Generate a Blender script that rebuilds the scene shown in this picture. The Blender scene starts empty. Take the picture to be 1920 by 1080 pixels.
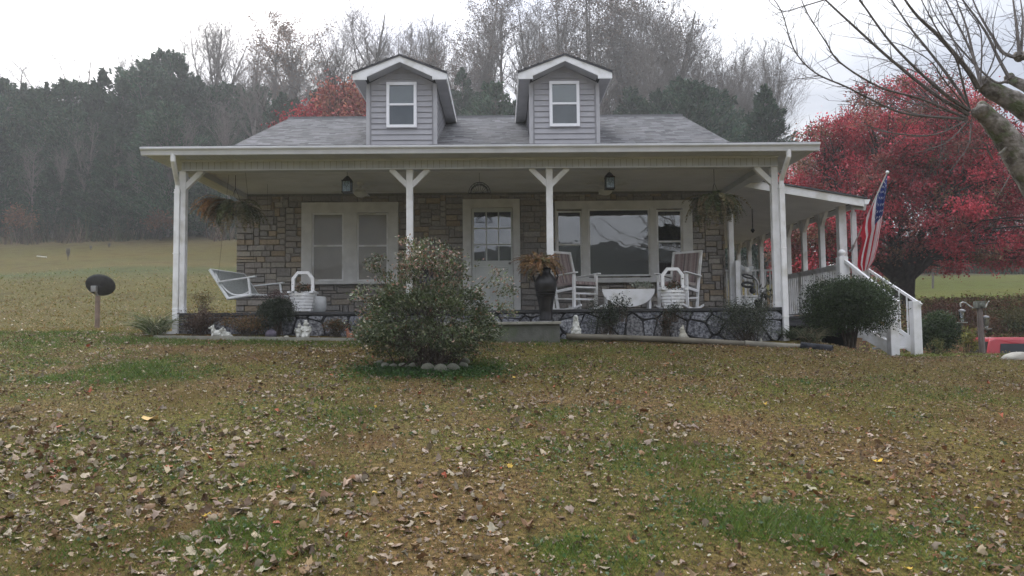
import bpy, math, random
import numpy as np
from mathutils import Vector, Matrix
random.seed(7); RNG = np.random.default_rng(11)
R = math.radians
scene = bpy.context.scene
COL = scene.collection

# ------------------------------------------------------------------ camera
F = 1387.0
a_, b_ = (942-960)/F, -(621-540)/F
th = R(0.55)
Yc = Vector((a_, b_, -1)).normalized()
Xc = Vector((math.cos(th), math.sin(th), a_*math.cos(th)+b_*math.sin(th))).normalized()
Zc = Xc.cross(Yc).normalized()
Cm = Matrix((Xc, Yc, Zc))            # rows are the world axes in camera space = cam->world
cam_d = bpy.data.cameras.new('camera'); cam = bpy.data.objects.new('camera', cam_d); COL.objects.link(cam)
cam.matrix_world = Cm.to_4x4()
cam_d.sensor_width = 36; cam_d.lens = 36*F/1920; cam_d.clip_end = 900; cam_d.clip_start = .05
scene.camera = cam

def P(px, py, Y):
    d = Cm @ Vector(((px-960)/F, -(py-540)/F, -1))
    return d*(Y/d.y)
def PX(px, Y, py=600): return P(px, py, Y).x
def PZ(px, py, Y): return P(px, py, Y).z

# ------------------------------------------------------------------ noise + terrain
_lat = RNG.random((16, 256, 256))
def vn(x, y, s, k=0):
    x = np.asarray(x, float)/s+1000.3; y = np.asarray(y, float)/s+1000.7
    xi = np.floor(x).astype(int); yi = np.floor(y).astype(int); fx = x-xi; fy = y-yi
    fx = fx*fx*(3-2*fx); fy = fy*fy*(3-2*fy); L = _lat[k % 16]
    g = lambda i, j: L[(xi+i) % 256, (yi+j) % 256]
    return (g(0,0)*(1-fx)+g(1,0)*fx)*(1-fy)+(g(0,1)*(1-fx)+g(1,1)*fx)*fy
def ss(x, a, b):
    t = np.clip((np.asarray(x, float)-a)/(b-a), 0, 1); return t*t*(3-2*t)
def G(x, y):
    x = np.asarray(x, float); y = np.asarray(y, float)
    px = 942+1387*x/np.maximum(y, 1)                       # bearing, to lay the hills round the site
    lawn = -1.57+.131*np.minimum(y, 12)-.02*(x+5.3)
    lawn = np.where(y < -2, -1.57-.131*2+.02*(-2-y)*0-.02*(x+5.3)*ss(y, -14, -2), lawn)
    lawn = lawn*ss(y, -30, -6)+(-1.9)*(1-ss(y, -30, -6))
    # left/centre: field climbing to the woods
    fld = np.interp(y, [12, 20, 30, 45, 60, 75], [0, .12, 1.9, 4.7, 7.8, 12.0])
    tgt = np.interp(px, [-800, 0, 300, 500, 800, 1200, 1300, 1450, 1600, 1900, 2600], [13, 15, 17, 20, 23.5, 23.5, 20, 13, 9, 8, 8])
    back = np.interp(y, [75, 95, 130, 400], [0, 1, 1.25, 1.3])
    left = fld + back*np.maximum(tgt-12, -4)
    # right: level by the steps, drive below, bank, pasture
    drive = -2.1
    bank = np.interp(y, [27.5, 27.6, 35, 50, 70, 95, 400], [.75, .76, 1.5, 3.0, 5.2, 8, 12])
    dz = ss(x, 8.6, 12.5)*ss(y, 10.2, 15); rc = -.45-.028*(np.minimum(y, 22)-10)
    low = rc+(drive-rc)*dz
    t = np.clip((y-22)/5.5, 0, 1); low = low*(1-t)+bank*t
    wr = ss(x, 4.9, 6.4)*ss(y, 8.6, 11.4)
    wr2 = ss(x, 7, 16)
    w3 = ss(y, 21, 27)
    z = lawn
    beyond = ss(y, 11.5, 13)
    z = z*(1-beyond)+(left-.0-.02*np.clip(x+5.3, -3, 10)*(1-ss(y, 15, 25)))*beyond
    wlow = wr*(1-w3)+wr2*w3
    z = z*(1-wlow)+low*wlow
    # wooded hill behind the viewer, seen only in the window panes
    z = z+ss(-y, 35, 85)*(10.5+3*vn(x, y, 30, 3)+2.5*np.exp(-((x-8)/22)**2))
    far = ss(np.hypot(x, y), 12, 30)
    z = z+(vn(x, y, .9, 1)-.5)*.035+(vn(x, y, .23, 2)-.5)*.014*(1-far)+(vn(x, y, 6, 4)-.5)*.35*far
    return z
def g1(x, y): return float(G(x, y))
def ground_px(px, py, ymax=70):
    ys = np.linspace(2.5, ymax, 1400)
    d = Cm @ Vector(((px-960)/F, -(py-540)/F, -1))
    xs = ys*d.x/d.y; zs = ys*d.z/d.y
    h = G(xs, ys); k = np.argmax(zs < h) if (zs < h).any() else len(ys)-1
    return float(xs[k]), float(ys[k])

# ------------------------------------------------------------------ mesh builder
def link(name, me, m=None, parent=None, smooth=False):
    if m is not None:
        for mm in (m if isinstance(m, (list, tuple)) else [m]): me.materials.append(mm)
    if smooth: me.polygons.foreach_set('use_smooth', [True]*len(me.polygons))
    o = bpy.data.objects.new(name, me); COL.objects.link(o)
    if parent is not None: o.parent = parent; o.matrix_parent_inverse = parent.matrix_world.inverted()
    return o
def tag(o, label=None, cat=None, group=None, kind=None):
    if label: o['label'] = label
    if cat: o['category'] = cat
    if group: o['group'] = group
    if kind: o['kind'] = kind
    return o
def empty(name, loc, label=None, cat=None, group=None, rz=0):
    o = bpy.data.objects.new(name, None); COL.objects.link(o); o.location = loc; o.rotation_euler = (0, 0, rz)
    o.matrix_world = Matrix.Translation(Vector(loc)) @ Matrix.Rotation(rz, 4, 'Z')
    o.empty_display_size = .2
    return tag(o, label, cat, group)

class MB:
    def __init__(s): s.v = []; s.f = []; s.c = []; s.mi = []; s.col = (1, 1, 1); s.m = 0; s.T = None
    def add(s, vs, fs):
        n = len(s.v)
        if s.T is not None: vs = [tuple(s.T @ Vector(p)) for p in vs]
        s.v += [tuple(p) for p in vs]; s.f += [tuple(n+i for i in f) for f in fs]
        s.c += [s.col]*len(fs); s.mi += [s.m]*len(fs); return s
    def box(s, x0, x1, y0, y1, z0, z1):
        vs = [(x, y, z) for z in (z0, z1) for y in (y0, y1) for x in (x0, x1)]
        return s.add(vs, [(0,2,3,1),(4,5,7,6),(0,1,5,4),(2,6,7,3),(0,4,6,2),(1,3,7,5)])
    def cbox(s, x, y, z, w, d, h): return s.box(x-w/2, x+w/2, y-d/2, y+d/2, z-h/2, z+h/2)
    def beam(s, p, q, w, h, up=(0, 0, 1)):
        p, q = Vector(p), Vector(q); d = (q-p).normalized(); u = Vector(up)
        r = d.cross(u)
        if r.length < 1e-4: r = Vector((1, 0, 0))
        r.normalize(); u = r.cross(d).normalized(); r = r*w/2; u = u*h/2
        vs = [p-r-u, p+r-u, p+r+u, p-r+u, q-r-u, q+r-u, q+r+u, q-r+u]
        return s.add(vs, [(0,3,2,1),(4,5,6,7),(0,1,5,4),(1,2,6,5),(2,3,7,6),(3,0,4,7)])
    def tube(s, pts, rad, n=8, cap=True):
        pts = [Vector(p) for p in pts]
        if not isinstance(rad, (list, tuple)): rad = [rad]*len(pts)
        vs, fs = [], []; ref = None
        for i, p in enumerate(pts):
            d = (pts[min(i+1, len(pts)-1)]-pts[max(i-1, 0)]).normalized()
            if ref is None: ref = d.orthogonal().normalized()
            ref = (ref-d*ref.dot(d)); ref = ref.normalized() if ref.length > 1e-6 else d.orthogonal().normalized()
            b = d.cross(ref)
            for k in range(n):
                t = 2*math.pi*k/n; vs.append(p+(ref*math.cos(t)+b*math.sin(t))*rad[i])
        for i in range(len(pts)-1):
            for k in range(n):
                k2 = (k+1) % n; fs.append((i*n+k, i*n+k2, (i+1)*n+k2, (i+1)*n+k))
        if cap: fs.append(tuple(range(n-1, -1, -1))); fs.append(tuple((len(pts)-1)*n+k for k in range(n)))
        return s.add(vs, fs)
    def lathe(s, prof, c=(0, 0, 0), n=20, sx=1, sy=1):
        vs, fs = [], []
        for r, z in prof:
            for k in range(n):
                t = 2*math.pi*k/n; vs.append((c[0]+r*math.cos(t)*sx, c[1]+r*math.sin(t)*sy, c[2]+z))
        for i in range(len(prof)-1):
            for k in range(n):
                k2 = (k+1) % n; fs.append((i*n+k, i*n+k2, (i+1)*n+k2, (i+1)*n+k))
        fs.append(tuple(range(n-1, -1, -1))); fs.append(tuple((len(prof)-1)*n+k for k in range(n)))
        return s.add(vs, fs)
    def ell(s, c, r, n=12, m=8, jit=0, rot=None):
        vs, fs = [], []
        for i in range(m+1):
            ph = math.pi*i/m
            for k in range(n):
                t = 2*math.pi*k/n; j = 1+random.uniform(-jit, jit)
                p = Vector((r[0]*math.sin(ph)*math.cos(t)*j, r[1]*math.sin(ph)*math.sin(t)*j, -r[2]*math.cos(ph)*j))
                if rot is not None: p = rot @ p
                vs.append(p+Vector(c))
        for i in range(m):
            for k in range(n):
                k2 = (k+1) % n; fs.append((i*n+k, i*n+k2, (i+1)*n+k2, (i+1)*n+k))
        return s.add(vs, fs)
    def ext(s, poly, y0, y1, ax='y'):
        n = len(poly)
        g = {'y': lambda p, t: (p[0], t, p[1]), 'x': lambda p, t: (t, p[0], p[1]), 'z': lambda p, t: (p[0], p[1], t)}[ax]
        vs = [g(p, y0) for p in poly]+[g(p, y1) for p in poly]
        fs = [tuple(range(n-1, -1, -1)), tuple(range(n, 2*n))]+[(i, (i+1) % n, n+(i+1) % n, n+i) for i in range(n)]
        return s.add(vs, fs)
    def build(s, name, m, parent=None, smooth=False, bevel=0):
        me = bpy.data.meshes.new(name); me.from_pydata(s.v, [], s.f)
        if any(c != (1, 1, 1) for c in s.c):
            at = me.attributes.new('Col', 'FLOAT_COLOR', 'CORNER'); lt = [len(f) for f in s.f]
            cc = np.repeat(np.array([tuple(c)+(1,) for c in s.c], np.float32), lt, axis=0); at.data.foreach_set('color', cc.ravel())
        if len(set(s.mi)) > 1: me.polygons.foreach_set('material_index', s.mi)
        me.update()
        import bmesh
        bm = bmesh.new(); bm.from_mesh(me); bmesh.ops.recalc_face_normals(bm, faces=bm.faces)
        bm.to_mesh(me); bm.free()
        o = link(name, me, m, parent, smooth)
        if smooth: me.set_sharp_from_angle(angle=R(40))
        if bevel:
            b = o.modifiers.new('b', 'BEVEL'); b.width = bevel; b.segments = 2; b.limit_method = 'ANGLE'
        return o

def npmesh(name, V, Fa, k, m, parent=None, cols=None):
    """V (n,3), Fa (f,k) faces of k corners, cols (f,3) per face."""
    me = bpy.data.meshes.new(name); nf = len(Fa)
    me.vertices.add(len(V)); me.vertices.foreach_set('co', np.asarray(V, np.float32).ravel())
    me.loops.add(nf*k); me.loops.foreach_set('vertex_index', np.asarray(Fa, np.int32).ravel())
    me.polygons.add(nf); me.polygons.foreach_set('loop_start', np.arange(0, nf*k, k, dtype=np.int32))
    try: me.polygons.foreach_set('loop_total', np.full(nf, k, np.int32))
    except Exception: pass
    if cols is not None:
        at = me.attributes.new('Col', 'FLOAT_COLOR', 'CORNER')
        cc = np.ones((nf, 4), np.float32); cc[:, :3] = cols; at.data.foreach_set('color', np.repeat(cc, k, axis=0).ravel())
    me.update(calc_edges=True); me.validate()
    return link(name, me, m, parent)
def unit(v): return v/np.maximum(np.linalg.norm(v, axis=1, keepdims=True), 1e-9)
def rdir(n): return unit(RNG.normal(size=(n, 3)))
def leafarr(C, D, L, W, fold=.25):
    """pointed leaves: centre C, long direction D, length L, width W -> two triangles with a fold, as (V, F) quads split."""
    n = len(C); S = unit(np.cross(D, rdir(n))); N = np.cross(S, D); L = np.broadcast_to(L, n)[:, None]; W = np.broadcast_to(W, n)[:, None]
    V = np.stack([C-D*L*.5, C+S*W*.5+N*W*fold, C+D*L*.5, C-S*W*.5+N*W*fold], 1).reshape(-1, 3)
    i = np.arange(n)[:, None]*4
    Fq = np.concatenate([i+np.array([[0, 1, 2]]), i+np.array([[0, 2, 3]])], 1).reshape(-1, 3)
    return V, Fq
def pick(cols, n, w=None, jit=.18):
    cols = np.array(cols, float); k = RNG.choice(len(cols), n, p=None if w is None else np.array(w)/sum(w))
    return cols[k]*(1+RNG.uniform(-jit, jit, (n, 1)))*(1+RNG.uniform(-.06, .06, (n, 3)))
def segs_mesh(name, A, B, ra, rb, m, parent=None, n=3, cols=None):
    A, B = np.asarray(A, float), np.asarray(B, float); k = len(A); D = unit(B-A)
    ref = np.where(np.abs(D[:, 2:3]) > .9, np.array([[1., 0, 0]]), np.array([[0, 0, 1.]]))
    U = unit(np.cross(D, ref)); W = np.cross(D, U); V = []
    for base, r in ((A, ra), (B, rb)):
        r = np.broadcast_to(r, k)[:, None]
        for j in range(n):
            t = 2*math.pi*j/n; V.append(base+(U*math.cos(t)+W*math.sin(t))*r)
    V = np.stack(V, 1).reshape(-1, 3); i = np.arange(k)[:, None]*2*n
    Fq = np.concatenate([i+np.array([[j, (j+1) % n, n+(j+1) % n, n+j]]) for j in range(n)], 1).reshape(-1, 4)
    return npmesh(name, V, Fq, 4, m, parent, None if cols is None else np.repeat(cols, n, axis=0))

# ------------------------------------------------------------------ materials
MATS = {}
def mat(name, c1, c2=None, scale=8, rough=.8, bump=0, bscale=40, attr=False, spec=.3, metal=0, trans=0, detail=5, coat=0, stretch=None, lo=.35, hi=.65, c3=None, s3=1.5):
    if name in MATS: return MATS[name]
    m = bpy.data.materials.new(name); m.use_nodes = True; nt = m.node_tree; N = nt.nodes; K = nt.links
    bs = N['Principled BSDF']; out = N['Material Output']
    bs.inputs['Roughness'].default_value = rough; bs.inputs['Specular IOR Level'].default_value = spec
    bs.inputs['Metallic'].default_value = metal; bs.inputs['Coat Weight'].default_value = coat
    tc = N.new('ShaderNodeTexCoord'); vec = tc.outputs['Object']
    if stretch:
        mp = N.new('ShaderNodeMapping'); mp.inputs['Scale'].default_value = stretch; K.new(vec, mp.inputs[0]); vec = mp.outputs[0]
    def noise(s, d=detail):
        n = N.new('ShaderNodeTexNoise'); n.inputs['Scale'].default_value = s; n.inputs['Detail'].default_value = d; K.new(vec, n.inputs['Vector']); return n
    def mix(fac, A, B, mode='MIX'):
        x = N.new('ShaderNodeMix'); x.data_type = 'RGBA'; x.blend_type = mode
        if isinstance(fac, float): x.inputs[0].default_value = fac
        else: K.new(fac, x.inputs[0])
        for i, q in ((6, A), (7, B)):
            if isinstance(q, tuple): x.inputs[i].default_value = q+(1,)
            else: K.new(q, x.inputs[i])
        return x.outputs[2]
    def ramp(src, a, b):
        r = N.new('ShaderNodeMapRange'); r.inputs[1].default_value = a; r.inputs[2].default_value = b; K.new(src, r.inputs[0]); return r.outputs[0]
    colr = tuple(c1)
    if c2 is not None: colr = mix(ramp(noise(scale).outputs[0], lo, hi), tuple(c1), tuple(c2))
    if c3 is not None: colr = mix(ramp(noise(s3, 3).outputs[0], .52, .66), colr, tuple(c3))
    if attr:
        at = N.new('ShaderNodeAttribute'); at.attribute_name = 'Col'; colr = mix(1.0, colr, at.outputs['Color'], 'MULTIPLY')
    if isinstance(colr, tuple): bs.inputs['Base Color'].default_value = colr+(1,)
    else: K.new(colr, bs.inputs['Base Color'])
    if bump:
        bp = N.new('ShaderNodeBump'); bp.inputs['Strength'].default_value = min(1, bump); bp.inputs['Distance'].default_value = .02*max(1, bump)
        K.new(noise(bscale).outputs[0], bp.inputs['Height']); K.new(bp.outputs[0], bs.inputs['Normal'])
    if trans:
        tr = N.new('ShaderNodeBsdfTranslucent'); ms = N.new('ShaderNodeMixShader'); ms.inputs[0].default_value = trans
        if isinstance(colr, tuple): tr.inputs[0].default_value = colr+(1,)
        else: K.new(colr, tr.inputs[0])
        K.new(bs.outputs[0], ms.inputs[1]); K.new(tr.outputs[0], ms.inputs[2]); K.new(ms.outputs[0], out.inputs[0])
    MATS[name] = m; return m
W1 = (1., 1., 1.)
M_white = mat('white_paint', (.84, .84, .85), (.72, .72, .71), 5, .5, .15, 60, c3=(.6, .59, .55), s3=2.5)
M_whitew = mat('white_wicker', (.72, .73, .74), (.6, .62, .62), 12, .6)
M_cream = mat('cream_trim', (.70, .695, .68), (.60, .595, .58), 6, .55, .1, 50)
M_vinyl = mat('vinyl_soffit', (.58, .595, .615), (.50, .515, .53), 3, .5)
M_ceil = mat('porch_ceiling', (.76, .76, .76), (.68, .68, .68), 2, .6)
M_gut = mat('gutter_aluminium', (.68, .69, .725), (.58, .59, .62), 4, .35, spec=.5)
M_side = mat('lilac_grey_siding', (.385, .38, .40), (.35, .345, .365), 4, .55, .1, 60)
M_shing = mat('grey_shingle', W1, (.72, .72, .72), 90, .9, .5, 160, attr=True)
M_stone = mat('ashlar_stone', (1.48, 1.48, 1.52), (1.12, 1.12, 1.15), 25, .85, .8, 45, attr=True)
M_mort = mat('mortar', (.25, .235, .215), (.19, .18, .165), 20, .9, .3, 60)
M_flag = mat('flagstone', (1.35, 1.35, 1.33), (.38, .385, .41), 28, .8, 1, 30, lo=.40, hi=.60, attr=True, detail=6)
M_black = mat('black_joint', (.02, .02, .024), (.03, .03, .032), 10, .7, .3, 30)
M_conc = mat('concrete', (.125, .125, .11), (.08, .083, .07), 6, .9, .3, 40, c3=(.09, .11, .065), s3=3)
M_concl = mat('pale_concrete', (.31, .30, .255), (.21, .205, .17), 6, .9, .3, 40)
M_deck = mat('grey_deck_wood', (.10, .10, .105), (.06, .06, .065), 5, .8, .3, 30, stretch=(1, 8, 8))
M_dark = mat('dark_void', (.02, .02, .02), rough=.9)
M_blind = mat('pale_blind', (.72, .69, .63), (.64, .61, .56), 3, .8)
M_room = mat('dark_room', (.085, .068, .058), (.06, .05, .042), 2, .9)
M_door = mat('door_paint', (.66, .68, .66), (.58, .60, .58), 3, .45)
M_urn = mat('black_glaze', (.01, .01, .011), (.022, .02, .022), 6, .3, spec=.4)
M_metal = mat('grey_metal', (.35, .35, .35), (.25, .25, .25), 10, .4, metal=.7)
M_blackm = mat('black_metal', (.015, .015, .017), (.03, .03, .03), 10, .45)
M_blueg = mat('blue_lantern_glass', (.30, .40, .46), (.16, .24, .30), 20, .2, spec=.6)
M_fab = mat('striped_cushion', W1, (.85, .85, .85), 30, .95, .2, 80, attr=True)
M_leaf = mat('leaf', W1, (.8, .8, .8), 12, .55, attr=True, trans=.3, spec=.35)
M_leafd = mat('dry_leaf', W1, (.75, .75, .75), 40, .75, attr=True, trans=.12, spec=.3)
M_needle = mat('needle', W1, (.7, .7, .7), 1.2, .7, attr=True, trans=.15, spec=.2)
M_bark = mat('grey_bark', (.16, .14, .13), (.09, .08, .075), 12, .9, .6, 30, stretch=(3, 3, .6))
M_barkp = mat('mottled_bark', (.27, .245, .22), (.075, .062, .05), 9, .95, 1.6, 26, c3=(.10, .115, .06), s3=7, detail=9)
M_twig = mat('twig', (.20, .175, .16), (.13, .115, .105), 3, .9)
M_barkm = mat('dark_bark', (.07, .055, .05), (.035, .028, .026), 8, .95, .6, 25)
M_stem = mat('shrub_stem', (.09, .07, .055), (.05, .04, .03), 10, .9)
M_fig = mat('weathered_white', (.62, .62, .58), (.45, .45, .41), 15, .8, .3, 50, c3=(.25, .25, .21), s3=14)
M_figb = mat('weathered_stone', (.42, .40, .34), (.28, .27, .22), 12, .85, .4, 50)
M_terra = mat('rusty_terracotta', (.33, .15, .09), (.22, .10, .07), 12, .8, .2, 40)
M_pipe = mat('weathered_pipe', (.14, .125, .095), (.085, .075, .055), 4, .6, .2, 30)
M_corr = mat('corrugated_black', (.025, .028, .034), (.05, .052, .06), 8, .5)
M_rock = mat('pale_rock', (.40, .38, .33), (.22, .205, .175), 5, .9, .8, 14)
M_edge = mat('edging_stone', (.25, .25, .20), (.15, .155, .12), 9, .95, .6, 30)
M_red = mat('red_car_paint', (.42, .03, .045), (.36, .028, .04), 2, .3, coat=.5, spec=.5)
M_cglass = mat('car_glass', (.025, .03, .035), rough=.18, spec=.25)
M_rub = mat('rubber', (.02, .02, .02), rough=.8)
M_post = mat('weathered_post', (.20, .17, .155), (.12, .10, .09), 10, .9, .4, 40, stretch=(4, 4, .7))
M_tan = mat('tan_pole', (.26, .19, .15), (.18, .13, .10), 8, .7)
M_cloth = mat('flag_cloth', W1, (.88, .88, .88), 8, .85, attr=True, trans=.25)
M_road = mat('gravel', (.20, .19, .17), (.12, .115, .10), 30, .95, .8, 60)
def glass_mat(name, tint, fac, mul=1.):
    m = bpy.data.materials.new(name); m.use_nodes = True; nt = m.node_tree; N = nt.nodes; K = nt.links
    for n in list(N):
        if n.type == 'BSDF_PRINCIPLED': N.remove(n)
    tr = N.new('ShaderNodeBsdfTransparent'); tr.inputs[0].default_value = tint+(1,)
    gl = N.new('ShaderNodeBsdfGlossy'); gl.inputs['Roughness'].default_value = .015; gl.inputs[0].default_value = (.95, .97, 1, 1)
    fr = N.new('ShaderNodeFresnel'); fr.inputs[0].default_value = 1.5
    ad = N.new('ShaderNodeMath'); ad.operation = 'MULTIPLY_ADD'; ad.inputs[1].default_value = mul; ad.inputs[2].default_value = fac; K.new(fr.outputs[0], ad.inputs[0])
    tc = N.new('ShaderNodeTexCoord'); no = N.new('ShaderNodeTexNoise'); no.inputs['Scale'].default_value = 2.2; K.new(tc.outputs['Object'], no.inputs[0])
    bp = N.new('ShaderNodeBump'); bp.inputs['Strength'].default_value = .12; bp.inputs['Distance'].default_value = .02; K.new(no.outputs[0], bp.inputs['Height']); K.new(bp.outputs[0], gl.inputs['Normal'])
    ms = N.new('ShaderNodeMixShader'); K.new(ad.outputs[0], ms.inputs[0]); K.new(tr.outputs[0], ms.inputs[1]); K.new(gl.outputs[0], ms.inputs[2])
    K.new(ms.outputs[0], N['Material Output'].inputs[0]); return m
M_glass = glass_mat('window_glass', (.85, .86, .86), .02, .7)
M_screen = glass_mat('screened_glass', (.84, .84, .84), .0, .45)
M_glassd = glass_mat('picture_glass', (.6, .6, .6), .13)
M_bottle = glass_mat('feeder_glass', (.75, .82, .84), .15)
HAZE = .0012; EXPO = 1.25
# ------------------------------------------------------------------ the house
FL = .345; YF = 12.2; YW = 14.73; GY = 11.66
house = empty('stone_cottage', (-.4, YW, 0), 'small stone-faced cottage with a long white porch and two grey dormers', 'house')
XL, XR = -5.28, 4.49
w = MB(); w.box(XL, XR, YW+.03, 23.4, -.6, 2.9); w.ext([(YW+.03, 2.9), (23.4, 2.9), (19.3, 5.45)], XL, XR, 'x'); w.build('wall', M_mort, house)
# ashlar veneer, random stones
def ashlar(x0, x1, z0, z1, y):
    u = .057; nx = int((x1-x0)/u); nz = int((z1-z0)/u); ux = (x1-x0)/nx; uz = (z1-z0)/nz
    occ = np.zeros((nx, nz), bool); mb = MB()
    pal = [(.26, .235, .205), (.23, .21, .185), (.27, .235, .185), (.22, .205, .185), (.26, .24, .215), (.28, .225, .16), (.24, .215, .19), (.21, .20, .185), (.29, .265, .225)]
    for j in range(nz):
        for i in range(nx):
            if occ[i, j]: continue
            hh = random.choice([1, 2, 2, 2, 2, 2, 3]); ww = random.choice([3, 4, 5, 6, 7]) if hh < 3 else random.choice([2, 2, 5])
            ww = min(ww, nx-i); hh = min(hh, nz-j)
            while occ[i:i+ww, j].any(): ww -= 1
            occ[i:i+ww, j:j+hh] = True
            g = .0035; c = random.choice(pal); k = random.uniform(.88, 1.1); mb.col = tuple(q*k for q in c)
            d = random.uniform(.008, .022); X0, X1, Z0, Z1 = x0+i*ux+g, x0+(i+ww)*ux-g, z0+j*uz+g, z0+(j+hh)*uz-g
            e = .006
            vs = [(X0, y+.03, Z0), (X1, y+.03, Z0), (X1, y+.03, Z1), (X0, y+.03, Z1)]
            jt = lambda: random.uniform(-.004, .004)
            vs += [(X0+e+jt(), y-d+jt(), Z0+e+jt()), (X1-e+jt(), y-d+jt(), Z0+e+jt()), (X1-e+jt(), y-d+jt(), Z1-e+jt()), (X0+e+jt(), y-d+jt(), Z1-e+jt())]
            mb.add(vs, [(4, 5, 6, 7), (0, 1, 5, 4), (1, 2, 6, 5), (2, 3, 7, 6), (3, 0, 4, 7)])
    return mb
ashlar(XL, XR, FL-.02, 2.74, YW).build('stone_facing', M_stone, house)

# foundation flagstones (voronoi cells clipped, chamfered)
def clip(poly, p, q):
    mx, my = (p[0]+q[0])/2, (p[1]+q[1])/2; nx, ny = q[0]-p[0], q[1]-p[1]; out = []
    f = lambda v: (v[0]-mx)*nx+(v[1]-my)*ny
    for i in range(len(poly)):
        A, B = poly[i], poly[(i+1) % len(poly)]; fa, fb = f(A), f(B)
        if fa <= 0: out.append(A)
        if fa*fb < 0: t = fa/(fa-fb); out.append((A[0]+(B[0]-A[0])*t, A[1]+(B[1]-A[1])*t))
    return out
def flags(x0, x1, z0, z1, y, cell=.26):
    pts = []; rows = 2; nx = int((x1-x0)/cell)
    for j in range(rows+1):
        for i in range(nx+1): pts.append((x0+(i+.5*(j % 2)+random.uniform(-.45, .45))*cell, z0+(j+.3+random.uniform(-.42, .42))*(z1-z0)/rows))
    mb = MB()
    for i, p in enumerate(pts):
        poly = [(x0, z0), (x1, z0), (x1, z1), (x0, z1)]
        for j, q in enumerate(pts):
            if i != j and abs(q[0]-p[0]) < 1.2 and poly: poly = clip(poly, p, q)
        if len(poly) < 3: continue
        cx = sum(v[0] for v in poly)/len(poly); cz = sum(v[1] for v in poly)/len(poly)
        def ins(d):
            o = []
            for v in poly:
                L = math.hypot(v[0]-cx, v[1]-cz); t = max(.3, 1-d/max(L, .01)); o.append((cx+(v[0]-cx)*t, cz+(v[1]-cz)*t))
            # round corners
            r = []
            for k in range(len(o)):
                A, B, C = o[k-1], o[k], o[(k+1) % len(o)]
                r += [(B[0]*.7+A[0]*.3, B[1]*.7+A[1]*.3), (B[0]*.92+(A[0]+C[0])*.04, B[1]*.92+(A[1]+C[1])*.04), (B[0]*.7+C[0]*.3, B[1]*.7+C[1]*.3)]
            return r
        o1, o2 = ins(.014), ins(.030); n = len(o1); k = random.uniform(.7, 1.2)
        mb.col = tuple(c*k for c in random.choice([(.20, .205, .23), (.235, .24, .26), (.165, .17, .19), (.21, .21, .22)]))
        d = random.uniform(.02, .04)
        vs = [(v[0], y, v[1]) for v in o1]+[(v[0], y-d, v[1]) for v in o2]
        mb.add(vs, [tuple(range(n, 2*n))]+[(i2, (i2+1) % n, n+(i2+1) % n, n+i2) for i2 in range(n)])
    return mb
XPL, XPR = PX(338, YF), PX(1466, YF)
b = MB(); b.box(XPL, XPR, YF-.08, YF+.08, -.75, FL-.045); b.box(XPR-.16, XPR, YF+.08, 14.7, -.75, FL-.045); b.box(XPL, XPL+.16, YF+.08, YW, -.5, FL-.045); b.build('foundation', M_black, house)
flags(XPL, XPR, -.42, FL-.06, YF-.075).build('flagstone_facing', M_flag, house)
b = MB(); b.box(XPL-.03, XPR+.02, YF-.12, YW, FL-.045, FL); b.build('porch_floor', mat('dark_floor', (.06, .06, .062), (.035, .035, .037), 6, .7), house)
# entry step
sx0, sx1 = PX(800, 11.7), PX(1050, 11.7)
b = MB(); b.box(sx0+.03, sx1-.02, 11.50, YF-.12, -.35, .10); o = b.build('entry_step', M_conc, house, bevel=.01)
b = MB(); b.box(sx0, sx1, 11.46, YF-.10, .10, .145); b.build('step_slab', M_concl, o, bevel=.008)

# beams, soffit, gutter, ceiling
ZB, ZS, ZE = 2.69, 2.855, 2.97
GXL, GXR = PX(263, GY, 280), PX(1537, GY, 265)
b = MB(); b.box(XPL+.02, XPR-.02, YF-.09, YF+.09, ZB, ZS); b.box(XPL+.02, XPL+.2, YF+.09, YW, ZB, ZS); b.box(XPR-.2, XPR-.02, YF+.09, YW, ZB, ZS)
b.build('porch_beam', M_vinyl, house)
b = MB()
x = XPL+.06
while x < XPR-.05: b.box(x, x+.006, YF-.094, YF-.0905, ZB+.018, ZS-.01); x += .1
b.build('beam_seam', mat('seam', (.30, .29, .26), rough=.8), house)['kind'] = 'stuff'
b = MB(); b.box(XPL+.02, XPR-.02, YF-.105, YF-.0895, ZB-.004, ZB+.016); b.box(XPL+.02, XPR-.02, YF-.13, YF-.0895, ZS-.022, ZS+.012); b.build('beam_trim', M_gut, house)
b = MB(); b.box(GXL+.06, GXR-.06, GY+.07, YF-.1, ZS+.005, ZS+.02); b.box(GXL+.06, XPL+.02, YF-.1, YW+.5, ZS+.005, ZS+.02); b.box(XPR-.02, GXR-.06, YF-.1, YW, ZS+.005, ZS+.02)
x = GXL+.1
while x < GXR-.1: b.box(x, x+.008, GY+.08, YF-.13, ZS-.001, ZS+.005); x += .1
b.build('soffit', M_vinyl, house)
b = MB()
prof = [(GY+.085, ZE-.004), (GY+.085, ZE-.12), (GY+.02, ZE-.122), (GY+.012, ZE-.09), (GY+.0, ZE-.06), (GY-.028, ZE-.03), (GY-.03, ZE), (GY-.015, ZE), (GY-.012, ZE-.012), (GY+.07, ZE-.02)]
b.ext(prof, GXL, GXR, 'x'); b.build('gutter', M_gut, house, bevel=.003)
b = MB(); b.box(GXL+.02, GXL+.045, GY+.086, YW+.5, ZE-.1, ZE+.02); b.build('rake_board', M_gut, house)
b = MB(); b.box(GXR-.045, GXR-.02, GY+.086, YW, ZE-.1, ZE+.02); b.build('rake_board', M_gut, house)
b = MB(); b.box(XPL+.2, XPR-.2, YF+.09, YW+.03, ZB+.1, ZB+.115)
y = YF+.2
while y < YW: b.box(XPL+.2, XPR-.2, y, y+.008, ZB+.094, ZB+.1); y += .15
b.build('porch_ceiling', M_ceil, house)

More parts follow.
